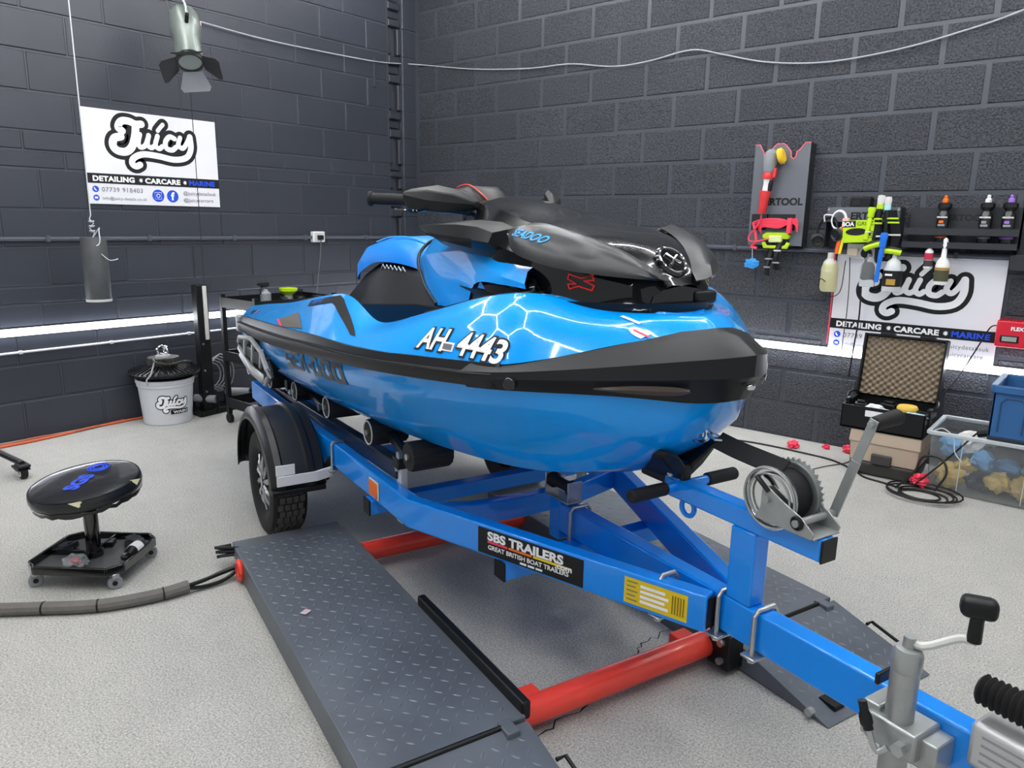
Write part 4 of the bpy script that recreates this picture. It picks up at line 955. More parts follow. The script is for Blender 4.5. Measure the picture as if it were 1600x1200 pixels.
skin_glyphs('SEA-DOO', GREYD, .13, .815, .112, .073, .016, -.012, .085, .003, ('hull',), (0, 1, 0))
# black framing graphic and grey flash on the rear gunwale
D5 = Vector((0, 1, -.5))
skin_poly([(.18, 1.225), (.56, 1.285), (.63, 1.272), (.97, 1.14), (.92, 1.138), (.61, 1.228), (.53, 1.242), (.22, 1.192)], PRINTB, .003, dirn=D5)
skin_text('RXP-X', .034, BLUEP, .25, 1.208, .0045, .001, .2, 1.4, .145, dirn=D5)
skin_poly([(-.12, 1.075), (.16, 1.15), (.42, 1.085), (.05, 1.05)], mat('warm_grey_decal', '#6a6660', .35), .003, dirn=D5)
skin_poly([(-.135, 1.072), (-.12, 1.082), (.045, 1.058), (.03, 1.048)], PINK, .0038, dirn=D5)
skin_text('RXP', .045, PRINTB, -1.02, 1.03, .003, .001, .2, 1.5, .1, dirn=D5); skin_text('X', .045, PINK, -.85, 1.047, .003, .001, .2, 1.5, .1, dirn=D5)
# round sticker on the bow deck
skin_poly([(1.965+.028*math.cos(k*PI/10), 1.63+.018*math.sin(k*PI/10)) for k in range(20)], PRINTW, .003, dirn=(0, 1, -.8), name='round_sticker')
skin_poly([(1.948, 1.626), (1.984, 1.628), (1.984, 1.634), (1.948, 1.632)], PINK, .0045, dirn=(0, 1, -.8), name='sticker_print')
skin_poly([(1.895, 1.656), (1.945, 1.658), (1.945, 1.668), (1.895, 1.666)], PRINTW, .003, dirn=(0, 1, -.8), name='small_print')
# red X on the hood side, blue lettering on the satin panel
xo = []
for an, L1, w1 in ((.5, .036, .0075), (PI-.5, .036, .0075), (PI+.5, .036, .0075), (-.5, .036, .0075)):
    d1 = Vector((math.cos(an), math.sin(an)*.8)); n1 = Vector((-d1.y, d1.x)); xo += [d1*L1-n1*w1, d1*L1+n1*w1, (d1*.009+n1*.009)]
for k in range(len(xo)):
    p, q = xo[k], xo[(k+1) % len(xo)]; d1 = (q-p).normalized(); n1 = Vector((-d1.y, d1.x))*.0022
    skin_poly([(1.765+a_.x, 1.295+a_.y) for a_ in (p-n1-d1*.002, q-n1+d1*.002, q+n1+d1*.002, p+n1-d1*.002)], mat('red_glow_print', '#ff2a20', .4), .003, ('lower',), 'red_cross_mark', (0, 1, 0))
skin_text('SEADOO', .032, mat('cyan_print', '#18a0ff', .4), 1.56, 1.50, .002, .0008, .2, .95, -.12, ('panel',), 1, dirn=(0, 1, -.2))
# ================================================================== left side of the shop
# hanging theatre spotlight
sp = thing('stage_spotlight', 'grey stage spotlight with four black barn doors hanging from above', 'spotlight', (-5.02, 2.648, 2.703))
ax = Vector((.5, -.2, -.85)).normalized()
q = ax.to_track_quat('Z', 'Y').to_matrix().to_4x4()
SB = q
G().lathe([(.03, -.10), (.075, -.075), (.095, -.03), (.098, .05), (.092, .12), (.083, .14), (.083, .30), (.072, .305), (.070, .33)], SB, 28).obj('lamp_body', LAMP, sp)
G().lathe([(.03, .27), (.075, .275), (.082, .29), (.084, .335), (.070, .335), (.068, .318), (.03, .318)], SB, 28).obj('lens_ring', BLK, sp)
G().lathe([(.001, .32), (.04, .324), (.066, .318), (.066, .31), (.001, .31)], SB, 28).obj('lens', LENS, sp)
for k in range(5):
    a = math.radians(-60+30*k); G().add([(.0835*math.cos(a+.03*i), .0835*math.sin(a+.03*i), z) for i, z in ((0, .16), (1, .16), (1, .27), (0, .27))], [(0, 1, 2, 3)], SB).obj('vent_slot', BLK, sp, smooth=0)
G().box(.093, .101, -.02, .02, .0, .03, SB).obj('rating_label', mat('pink_label', '#d8a8a0', .5), sp)
RX_ = (SB.to_3x3().inverted() @ Vector((.77, .64, 0))); r0_ = math.atan2(RX_.y, RX_.x)
for k, m_ in enumerate((BLK, BLK, BLK, GREYP)):
    a = r0_ + k*PI/2 - .2; rad = Vector((math.cos(a), math.sin(a), 0)); tan = Vector((-math.sin(a), math.cos(a), 0)); out_ = (rad*.8 + Vector((0, 0, .6))).normalized(); nr = out_.cross(tan)
    h0 = rad*.078 + Vector((0, 0, .335)); pr = [(-.06, 0), (.06, 0), (.095, .10), (.08, .125), (-.08, .125), (-.095, .10)]
    vs_ = [SB @ (h0 + tan*x + out_*y + nr*z) for z in (-.0012, .0012) for x, y in pr]
    G().add(vs_, [tuple(range(6))[::-1], tuple(range(6, 12))] + [(i, (i+1) % 6, 6+(i+1) % 6, 6+i) for i in range(6)]).obj('barn_door', m_, sp, smooth=0)
yk = [(.0, -.115, .09), (0, -.12, -.04), (-.06, -.10, -.14), (-.09, 0, -.17), (-.06, .10, -.14), (0, .12, -.04), (0, .115, .09)]
G().tube([SB @ Vector(p) for p in yk], .009, 8, 40).obj('yoke', GALV, sp)
for s in (-1, 1):
    a, b = SB @ Vector((0, s*.09, .09)), SB @ Vector((0, s*.16, .09)); G().cyl(a, b, .012, n=10).obj('yoke_knob', BLK, sp)
top = SB @ Vector((-.09, 0, -.17))
G().tube([top, Vector((top.x, top.y, .6)), Vector((top.x, top.y, 1.04))], .011, 8).obj('hanger_rod', BLK, sp)
G().box(top.x-.03, top.x+.03, top.y-.02, top.y+.02, top.z-.005, top.z+.05).obj('clamp', BLK, sp, bevel=.006)
# counterweight on a cord
cw = thing('counterweight', 'dark grey cylinder counterweight hanging on a white cord', 'weight', (-5.11, 1.985, .915))
G().lathe([(.02, 0), (.072, 0), (.075, .006), (.075, .395), (.071, .402), (.02, .402)], None, 28).obj('weight_body', mat('grey_weight', '#4c4e50', .55, var=(18, .25)), cw)
G().lathe([(.05, -.004), (.074, -.004), (.0765, .004), (.0765, .012), (.05, .012)], None, 28).obj('bottom_rim', OFFW, cw)
G().tube([(0, 0, .40), (.004, .01, .43), (-.006, -.012, .46), (.008, .01, .49), (-.004, -.008, .515), (0, 0, .54), (0, 0, 1.2), (0, 0, 2.83)], .004, 6).obj('cord', CABLEW, cw)
G().tube([(.0, .0, .40), (.03, .03, .46), (.05, .02, .44), (.077, .01, .385), (.079, .0, .36), (.082, -.015, .352)], .0035, 6, 20).obj('cord_tail', CABLEW, cw)
G().tube([(.076, .01, .30), (.088, .05, .262), (.088, .085, .262), (.084, .105, .268)], .003, 6, 14).obj('bent_wire', CABLEW, cw)
for k in range(3): G().tube([(.014*math.cos(a*PI/5), .014*math.sin(a*PI/5), .44+.03*k+.004*math.sin(a)) for a in range(10)], .004, 6, closed=True).obj('knot', CABLEW, cw)
tag(G().tube([(-5.14, 2.72, .99), (-5.14, 2.72, 2.0), (-5.14, 2.718, 3.72)], .003, 6).obj('ceiling_cord', mat('dark_cord', '#24262a', .6)), 'thin dark cord hanging from the ceiling to the light post', 'cord')

# upright light post on a roller frame
ls = thing('roller_stand', 'black upright post with white tube light on roller floor frame', 'stand', (-5.22, 2.72, 0))
G().box(-.035, .035, -.045, .045, 0, .97).obj('post', BLK, ls, bevel=.005)
G().box(.036, .052, .0, .028, .57, .965).obj('tube_light', OFFW, ls, bevel=.004)
for z in (.18, .34, .54): G().cyl((.035, -.02, z), (.042, -.02, z), .008, n=8).obj('bolt', ZINC, ls)
G().beam((.06, -.09, .02), (-.02, .42, .02), .04, .04).obj('frame_bar', BLK, ls, bevel=.003)
G().beam((-.12, -.06, .02), (-.17, .40, .02), .04, .04).obj('frame_bar', BLK, ls, bevel=.003)
G().beam((-.12, -.07, .02), (.07, -.08, .02), .04, .04).obj('frame_bar', BLK, ls, bevel=.003)
G().beam((-.17, .38, .02), (-.01, .38, .02), .04, .04).obj('frame_bar', BLK, ls, bevel=.003)
for y0, y1, x0 in ((-.06, .03, .02), (.22, .34, -.03)):
    G().cyl((x0-.09, y0, .12), (x0+.06, y1, .12), .03, n=18).obj('roller', GREYP, ls, bevel=.004)
    for t_ in ((x0-.095, y0-.004), (x0+.066, y1+.004)): G().box(t_[0]-.012, t_[0]+.012, t_[1]-.006, t_[1]+.006, .02, .15).obj('roller_bracket', BLK, ls, bevel=.003)
# coil of grey cable hanging behind the post
cc = thing('cable_coil', 'loose coil of grey cable hanging behind the black post', 'cable', (-5.40, 2.86, .0))
for k in range(5):
    r = .09+.014*k; G().tube([(.02-.008*k*.5, .0+(r*.75)*math.cos(a*PI/10)+.02*k, .26+r*math.sin(a*PI/10)+.006*math.sin(3*a)) for a in range(20)], .005, 6, closed=True).obj('loop', GREYP, cc)
G().tube([(.0, .05, .17), (.03, .18, .10), (.08, .30, .02), (.16, .42, .008)], .005, 6, 16).obj('tail', GREYP, cc)

# bucket with high bay lamp standing on it
bk = thing('wash_bucket', 'translucent white wash bucket with black logo by the wall', 'bucket', (-5.25, 2.43, 0))
BUCK = mat('milky_plastic', '#ced2d6', .4)
G().lathe([(.02, 0), (.158, 0), (.163, .006), (.183, .27), (.19, .275), (.19, .295), (.196, .30), (.196, .325), (.186, .325), (.184, .30), (.16, .02), (.02, .012)], None, 40).obj('bucket_body', BUCK, bk)
def wrap(g, R0, k, a0, zc, sc):                   # wraps flat logo geometry round the bucket
    o = G()
    for x, y, z in g.v:
        a = a0 + (x-.46)*sc/R0; r = R0 + .0012*k + (zc+(z-.42)*sc-.15)*.075
        o.v.append((r*math.cos(a), r*math.sin(a), zc+(z-.42)*sc))
    o.f = list(g.f); return o
A0 = math.radians(-14)
flat(wrap(strokes(.024, 0), .1745, 1, A0, .16, .35), 'logo_outline', PRINTB, bk)
flat(wrap(strokes(.004, 0), .1745, 2, A0, .16, .35), 'logo_lettering', PRINTW, bk)
g = G()
for i in range(12):
    x0, x1 = .42+.03*i, .42+.03*(i+1); g.add([(x0, 0, .20), (x1, 0, .20), (x1, 0, .29), (x0, 0, .29)], [(0, 1, 2, 3)])
flat(wrap(g, .1745, 3, A0, .16, .35), 'wash_banner', PRINTB, bk)
o = text('lettering', 'WASH', .075, PRINTW, bk, Matrix.Translation((.47, 0, .218)) @ RX, .002, 0, 1.3, 0)
for v in o.data.vertices:
    gg = G(); gg.v = [tuple(v.co)]; v.co = wrap(gg, .1745, 4.5, A0, .16, .35).v[0]
hb = thing('high_bay_lamp', 'black finned high bay lamp with hook resting on the bucket', 'lamp', (-5.25, 2.43, .326))
G().lathe([(.03, 0), (.16, .0), (.165, .012), (.235, .03), (.24, .045), (.225, .055), (.12, .08), (.05, .08)], None, 44).obj('reflector_disc', BLK, hb)
fm = G().box(.10, .236, -.0025, .0025, .04, .098).mesh('cooling_fin', 0)
for v in fm.vertices:
    if v.co.x > .2 and v.co.z > .06: v.co.z = .058
fm.materials.append(BLK)
for k in range(40):
    o = bpy.data.objects.new('cooling_fin', fm); COL.objects.link(o); o.parent = hb; o.rotation_euler = (0, 0, 2*PI*k/40)
prof_ = [((.098 if k % 2 else .108)*math.cos(2*PI*k/56), (.098 if k % 2 else .108)*math.sin(2*PI*k/56)) for k in range(56)]
G().prism(prof_, .08, .145).obj('driver_housing', DGREY, hb, smooth=0)
G().lathe([(.01, .145), (.055, .145), (.05, .158), (.015, .165)], None, 24).obj('driver_cap', GREYP, hb)
G().tube([(0, .028*math.cos(k*PI/8)-.012, .195+.03*math.sin(k*PI/8)) for k in range(14)], .008, 8).obj('hanging_ring', CHROME, hb)
G().tube([(.028*math.cos(k*PI/8), .02, .19+.028*math.sin(k*PI/8)) for k in range(16)], .008, 8, closed=True).obj('hanging_ring', CHROME, hb)
G().tube([(.03, -.09, .15), (.10, -.10, .13), (.13, -.02, .11), (.14, .08, .12), (.09, .16, .10), (.0, .2, .07)], .007, 6, 24).obj('power_lead', DGREY, hb)
G().tube([(.05, -.09, .12), (.16, -.17, .06), (.18, -.21, .03), (.20, -.215, -.0)], .006, 6, 14).obj('power_lead', GREYP, hb)

# orange hose along the foot of the wall
oh = [(-5.36, .3, .01), (-5.36, .9, .01), (-5.34, 1.42, .01), (-5.36, 1.72, .01), (-5.41, 1.98, .01), (-5.425, 2.3, .01), (-5.43, 2.6, .01)]
tag(G().tube(oh, .009, 8, 40).obj('air_hose', ORHOSE), 'orange hose lying along the foot of the wall, front one', 'hose')
oh2 = [(-5.41, .3, .01), (-5.40, .9, .01), (-5.38, 1.42, .01), (-5.40, 1.62, .012), (-5.385, 1.86, .01), (-5.45, 2.2, .01)]
tag(G().tube(oh2, .008, 8, 40).obj('air_hose', mat('brown_hose', '#a05a44', .6)), 'thinner brownish hose against the wall behind the orange one', 'hose')

# shop stool
sl = thing('workshop_stool', 'round black padded rolling stool with tool tray', 'stool', (-3.14, 1.10, 0), 0)
TS = TR((.0, 0, .345), math.radians(6.8), math.radians(1.2), 0) @ Matrix.Diagonal((.9, .9, 1, 1))
VINYL = mat('black_vinyl', '#15171b', .3, coat=.3, bump=(7, .35, .02))
seat_o = G().lathe([(.02, -.008), (.19, -.008), (.222, .004), (.23, .022), (.229, .042), (.218, .056), (.19, .063), (.10, .066), (.01, .067)], TS, 48).obj('seat', VINYL, sl)
G().tube([TS @ Vector((.222*math.cos(k*PI/24), .222*math.sin(k*PI/24), .053)) for k in range(48)], .0035, 6, closed=True).obj('piping', BLK, seat_o)
rs_ = random.Random(2); rows = []
for k in range(48):
    a = k*PI/24; rows.append([TS @ Vector((r*math.cos(a), r*math.sin(a), z+rs_.uniform(-.006, .004))) for r, z in ((.226, .006), (.222, -.012))])
G().loft(rows+[rows[0]]).obj('loose_cover_hem', VINYL, seat_o)
Fq = Matrix.Rotation(math.radians(128), 4, 'Z')
text('lettering', 'SGS', .085, mat('blue_seat_print', '#2b4fd0', .4), seat_o, TS @ Fq @ Matrix.Translation((-.12, -.03, .0672)), .004, 0, 1.1, .0008)
for r in (.022, .034, .045): G().tube([TS @ Fq @ Vector((.115+r*math.cos(k*PI/12), .0+r*math.sin(k*PI/12), .067)) for k in range(24)], .0032, 6, closed=True).obj('seat_swirl', MATS['blue_seat_print'], seat_o)
for a, w_ in ((-30, .03), (38, .02)):
    c = TS @ Vector((.229*math.cos(math.radians(a)), .229*math.sin(math.radians(a)), .045))
    G().add([c+Vector((.003, -w_, .012)), c+Vector((.005, w_, .010)), c+Vector((.006, w_*.2, -.014))], [(0, 1, 2)]).obj('torn_patch', mat('foam_tear', '#d8d6b0', .9), seat_o, smooth=0)
G().cyl((0, 0, .25), (.0, 0, .36), .017, n=18).obj('piston', CHROME, sl)
G().cyl((0, 0, .085), (0, 0, .275), .028, n=22).obj('stem', BLKG, sl, bevel=.003)
G().cyl((0, 0, .075), (0, 0, .095), .036, n=20).obj('stem_collar', BLKG, sl)
Bq = Matrix.Rotation(math.radians(38), 4, 'Z'); hx, hy, c_ = .19, .17, .045
oct_ = [(-hx+c_, -hy), (hx-c_, -hy), (hx, -hy+c_), (hx, hy-c_), (hx-c_, hy), (-hx+c_, hy), (-hx, hy-c_), (-hx, -hy+c_)]
G().prism(oct_, .066, .070, Bq).obj('tray', mat('dusty_tray', '#5b5d5c', .6, var=(12, .25)), sl, smooth=0)
rim = [Bq @ Vector((x, y, .082)) for x, y in oct_]
for k in range(8): G().beam(rim[k], rim[(k+1) % 8], .012, .036).obj('tray_rim', BLKG, sl, bevel=.003)
G().beam(Bq @ Vector((0, -hy, .082)), Bq @ Vector((0, hy, .082)), .008, .026).obj('tray_divider', BLKG, sl)
G().beam(Bq @ Vector((-hx, 0.0, .080)), Bq @ Vector((0, 0, .080)), .008, .022).obj('tray_divider', BLKG, sl)
for x, y in ((-hx+.03, -hy+.03), (hx-.03, -hy+.03), (hx-.03, hy-.03), (-hx+.03, hy-.03)):
    p = Bq @ Vector((x, y, 0))
    G().cyl((p.x-.011, p.y+.004, .027), (p.x+.011, p.y-.004, .027), .027, n=20).obj('caster_wheel', GREYP, sl, bevel=.004)
    G().box(p.x-.018, p.x+.018, p.y-.014, p.y+.014, .045, .068).obj('caster_fork', ZINC, sl, bevel=.004)
    G().cyl((p.x-.013, p.y+.005, .027), (p.x+.013, p.y-.005, .027), .010, n=12).obj('caster_hub', BLK, sl)
def lump(name, label, cat, loc, r, sq, m, seed, amp=.5, sub=3, freq=2.4, rz=0, group=None):
    o = blob(r, seed, amp, sub, sq, freq).obj(name, m); o.location = loc; o.rotation_euler = (0, 0, rz); return tag(o, label, cat, group)
lump('crumpled_cloth', 'crumpled dark grey cloth in the left of the stool tray', 'cloth', (-3.27, 1.05, .088), .036, (.7, 1.1, .55), CLOTHD, 1)
lump('crumpled_cloth', 'crumpled dark cloth at the far right corner of the stool tray', 'cloth', (-3.12, 1.255, .09), .042, (1.2, .8, .55), CLOTHD, 5)
tag(G().box(-.05, .05, -.025, .025, 0, .022).obj('small_black_box', BLK, bevel=.003), 'small flat black box at the back of the stool tray', 'box').matrix_world = TR((-3.215, 1.16, .071), 0, 0, .9)
t = thing('plastic_bag', 'clear plastic bag with pink piece on the stool tray', 'bag', (-3.09, 1.01, .071))
b_ = blob(.05, 9, .5, 3, (1.2, .8, .35), 3); b_.obj('bag_film', mat('thin_film', '#e4e6e8', .2, trans=.75, ior=1.1), t).location = (0, 0, .024)
G().box(-.02, .022, -.012, .014, .006, .026).obj('pink_piece', PINK, t, bevel=.004)
t = thing('spray_bottle', 'small black bottle with white label lying on the stool tray', 'bottle', (-3.01, 1.20, .098)); t.rotation_euler = (0, math.radians(86), math.radians(-48))
G().lathe([(.005, -.07), (.024, -.07), (.026, -.06), (.026, .02), (.02, .035), (.011, .045), (.011, .06), (.004, .06)], None, 18).obj('bottle_body', BLK, t)
G().lathe([(.0264, -.045), (.0266, -.045), (.0266, .01), (.0264, .01)], None, 18).obj('label', WHITE, t)
G().lathe([(.004, .055), (.013, .055), (.013, .08), (.004, .085)], None, 14).obj('cap', BLKG, t)

# leg and castor of equipment standing off to the left
t = thing('castor_stand', 'black tubular stand leg with a braked castor at frame edge', 'stand', (-4.62, 1.30, 0))
G().tube([(-.66, -.33, .20), (-.4, -.12, .155), (-.07, -.01, .095), (.0, .0, .085)], .018, 10, 14).obj('leg_tube', SATIN, t)
G().tube([(-.66, -.33, .20), (-.5, -.6, .14), (-.35, -.85, .06)], .018, 10, 14).obj('leg_tube', SATIN, t)
G().cyl((-.35, -.87, .035), (-.35, -.83, .035), .035, n=24).obj('castor_wheel', BLK, t, bevel=.006)
G().cyl((-.66, -.33, .12), (-.66, -.33, 1.25), .024, n=16).obj('stand_post', SATIN, t)
G().box(-.035, .05, -.03, .03, .072, .088).obj('castor_plate', BLK, t, bevel=.006)
G().prism([(-.09, .064), (.02, .075), (.04, .055), (-.01, .045), (-.09, .055)], -.03, .03, Matrix(((1, 0, 0, 0), (0, 0, 1, 0), (0, 1, 0, 0), (0, 0, 0, 1)))).obj('brake_lever', BLK, t, bevel=.003)
G().cyl((.0, -.018, .035), (.0, .018, .035), .035, n=24).obj('castor_wheel', BLK, t, bevel=.006)
for s in (-1, 1): G().tube([(.018*math.cos(k*PI/8), s*.0185, .035+.018*math.sin(k*PI/8)) for k in range(16)], .004, 6, closed=True).obj('wheel_hub_ring', WHITE, t)

# lift supply hoses in a grey sleeve across the floor
t = thing('hydraulic_hose_bundle', 'grey sleeved hydraulic hoses running across floor to the lift', 'hose', (-2.68, 1.20, 0))
bz = Vector((-2.68, 1.20, 0))
G().tube([Vector(p)-bz for p in ((-4.9, -.75, .024), (-4.3, -.35, .024), (-3.75, .02, .024), (-3.45, .28, .024), (-3.15, .60, .024), (-2.95, .80, .024), (-2.79, .97, .024), (-2.705, 1.14, .026), (-2.675, 1.26, .03))], .024, 10, 36).obj('sleeve', mat('grey_sleeve', '#6a6763', .8, var=(30, .2)), t)
for k in range(4):
    p_ = Vector(((-3.15, .60, .024), (-2.92, .83, .024), (-2.79, .97, .024), (-2.695, 1.17, .027))[k])-bz; d_ = Vector(((.62, .64, 0), (.66, .66, 0), (.55, .8, 0), (.3, .95, 0))[k]).normalized()
    G().cyl(p_-d_*.003, p_+d_*.003, .0255, n=14).obj('cable_tie', BLK, t)
for k, (ox, oz) in enumerate(((-.012, .035), (.012, .02), (.004, .045))):
    G().tube([Vector(p)-bz for p in ((-2.683, 1.22, .03), (-2.665+ox, 1.32, oz-.006), (-2.66+ox*1.6, 1.40, oz), (-2.648+ox*.6, 1.47, .05))], .008, 8, 20).obj('hydraulic_hose', BLK, t)

# trolley of products behind the stern
tl = thing('product_trolley', 'black product trolley behind the stern of the craft', 'trolley', (-4.66, 3.02, 0))
for z in (.12, .46, .84):
    G().box(-.22, .22, -.33, .33, z, z+.012).obj('shelf', BLK, tl, bevel=.003)
    for x in (-.22, .22): G().box(x-.004, x+.004, -.33, .33, z, z+.07).obj('shelf_edge', BLK, tl)
    for y in (-.33, .33): G().box(-.22, .22, y-.004, y+.004, z, z+.07).obj('shelf_edge', BLK, tl)
for x in (-.21, .21):
    for y in (-.32, .32):
        G().box(x-.015, x+.015, y-.015, y+.015, .07, .93).obj('upright', BLK, tl)
        G().cyl((x, y-.012, .035), (x, y+.012, .035), .035, n=16).obj('castor', RUB, tl)
# ------------------------------------------------------------------ bottles and small goods
def bottle(name, label, loc, prof, body, parts, rz=0, tilt=0, cat='bottle', group=None, n=20):
    t = thing(name, label, cat, loc, rz, group); t.rotation_euler = (tilt, 0, rz)
    G().lathe(prof, None, n).obj('bottle_body', body, t)
    for nm, pr, m_ in parts: G().lathe(pr, None, n).obj(nm, m_, t)
    return t
def sprayer(t, z, m_, k=1):
    G().box(-.012*k, .012*k, -.035*k, .02*k, z+.03*k, z+.055*k).obj('spray_head', m_, t, bevel=.004)
    G().tube([(0, -.018*k, z+.03*k), (0, -.034*k, z+.012*k), (0, -.03*k, z-.012*k)], .004*k, 6, 8).obj('trigger', m_, t)
    G().cyl((0, -.035*k, z+.045*k), (0, -.05*k, z+.045*k), .006*k, n=10).obj('nozzle', m_, t)
# on the trolley
for k, (x, y, m_, c_) in enumerate(((.05, -.14, GREYP, 'grey'), (.08, .0, BLK, 'black'), (.1, .1, BLK, 'black'), (.12, .24, BLK, 'black'))):
    lb = ('grey spray bottle at the front end of the trolley top', 'short black tub second along the trolley top', 'short black tub third along the trolley top', 'short black tub at the far end of the trolley top')[k]
    tt = bottle('product_bottle', lb, (-4.66+x, 3.02+y, .853), [(.01, 0), (.035, 0), (.037, .01), (.037, .09), (.02, .105), (.014, .12), (.005, .12)] if k == 0 else [(.01, 0), (.045, 0), (.047, .01), (.045, .05), (.038, .06), (.01, .06)], m_, [])
    if k == 0: sprayer(tt, .10, BLK, 1.2)
t = thing('applicator_pad', 'round lime green applicator pad on top of the trolley', 'pad', (-4.56, 3.03, .93))
G().lathe([(.01, 0), (.035, 0), (.06, .025), (.062, .045), (.01, .05)], None, 24).obj('pad_body', LIME, t)
G().lathe([(.01, -.065), (.03, -.065), (.03, 0), (.01, 0)], None, 16).obj('pad_handle', GREYP, t)
bottle('product_bottle', 'clear bottle with pink base low on the trolley', (-4.50, 2.82, .473), [(.01, 0), (.04, 0), (.042, .01), (.042, .12), (.02, .15), (.015, .17), (.005, .17)], mat('milky_clear', '#b8bcc6', .25), [('pink_band', [(.0405, .0), (.0435, .0), (.0435, .03), (.0405, .03)], mat('magenta_plastic', '#c86aa8', .4))])
bottle('product_bottle', 'rosy liquid bottle low on the trolley by the stern rollers', (-4.50, 3.14, .473), [(.01, 0), (.04, 0), (.042, .01), (.042, .12), (.02, .15), (.015, .17), (.005, .17)], mat('rosy_clear', '#b89aa4', .25), [])

# ================================================================== right wall
# tall tool board
tb = thing('tool_board', 'tall dark grey metal tool board with pink notched top edge', 'tool holder', (-2.06, YR-.10, 1.33))
Wb, Hb = .365, .655
poly = [(0, 0), (Wb, 0), (Wb, Hb), (Wb-.035, Hb), (Wb-.07, Hb-.045), (Wb-.085, Hb-.05), (Wb-.09, Hb-.085), (Wb-.105, Hb-.098), (Wb-.12, Hb-.085), (Wb-.125, Hb-.05), (Wb-.16, Hb-.01), (Wb-.175, Hb),
        (.15, Hb), (.135, Hb-.01), (.10, Hb-.05), (.095, Hb-.085), (.08, Hb-.098), (.065, Hb-.085), (.06, Hb-.05), (.03, Hb), (0, Hb)]
MXZ = Matrix(((1, 0, 0, 0), (0, 0, -1, 0), (0, 1, 0, 0), (0, 0, 0, 1)))
BOARD = mat('board_grey_steel', '#666a71', .42)
G().prism(poly, 0, .003, MXZ).obj('front_plate', BOARD, tb, smooth=0)
G().box(Wb-.003, Wb, 0, .10, 0, Hb).obj('side_return', mat('board_dark_steel', '#2a2c30', .45), tb, smooth=0)
G().box(0, .003, 0, .10, 0, Hb).obj('side_return', MATS['board_dark_steel'], tb, smooth=0)
G().tube([MXZ @ Vector((x, y, .003)) for x, y in poly[2:]], .0035, 6).obj('pink_edge_trim', mat('pink_trim', '#ff6f80', .4), tb)
G().box(.015, Wb-.055, -.0045, -.0032, .10, .205).obj('cable_slot', BLKG, tb, smooth=0)
text('lettering', 'ERTOOL', .062, PRINTB, tb, Matrix.Translation((.095, -.0036, .265)) @ RX, .0025, 0, 1.05, .0006)
# polisher hung in the notch
po = thing('rotary_polisher', 'red and white polisher with yellow pad hung on the tall board', 'polisher', (-1.955, YR-.16, 1.57)); po.rotation_euler = (0, math.radians(5), 0)
G().lathe([(.01, -.03), (.022, -.03), (.026, -.02), (.030, .06), (.036, .10), (.034, .115), (.01, .115)], None, 20).obj('handle', mat('polisher_red', '#d83a3c', .4), po)
G().lathe([(.01, .11), (.022, .11), (.020, .16), (.027, .195), (.01, .195)], None, 18).obj('motor_sleeve', WHITE, po)
G().box(-.006, .038, -.012, .012, .115, .185).obj('paddle_switch', BLK, po, bevel=.004)
G().lathe([(.01, .19), (.032, .19), (.036, .215), (.028, .235), (.01, .235)], None, 20).obj('gear_collar', MATS['polisher_red'], po)
G().lathe([(.01, .23), (.033, .235), (.042, .28), (.046, .32), (.042, .355), (.02, .378), (.005, .38)], None, 24).obj('gear_head', GREYP, po)
G().box(.03, .052, -.012, .012, .20, .265).obj('side_handle', MATS['polisher_red'], po, bevel=.006)
G().lathe([(.01, 0), (.05, 0), (.052, .02), (.04, .03), (.01, .03)], TR((.055, .0, .335), 0, math.radians(70), 0), 24).obj('yellow_pad', mat('foam_yellow', '#f2c832', .8), po)
G().tube([(0, 0, -.03), (.0, .0, -.08), (-.02, .01, -.12), (-.06, .02, -.17), (-.07, .02, -.21), (-.02, .0, -.22), (.08, 0, -.19)], .005, 6, 30).obj('lead', PINK, po)
# bundle of red cable
cb = thing('red_cable_bundle', 'tied bundle of red cable hanging in the board slot', 'cable', (-1.87, YR-.125, 1.45))
for k in range(7):
    G().tube([(-.15+.01*k, -.01, .03-.012*k), (-.08, -.02, .05-.008*k), (.04, -.02, .052-.009*k), (.13, -.012, .02+.006*k), (.15, -.01, -.03+.008*k)], .005, 6, 20).obj('strand', PINK, cb)
G().box(.085, .115, -.035, .0, -.04, .06).obj('cable_tie', PINK, cb, bevel=.006)
G().tube([(-.15, -.01, .03), (-.13, -.01, -.04), (-.12, -.015, -.10), (-.15, -.01, -.13), (-.11, -.01, -.14)], .009, 6, 20).obj('strand', PINK, cb)
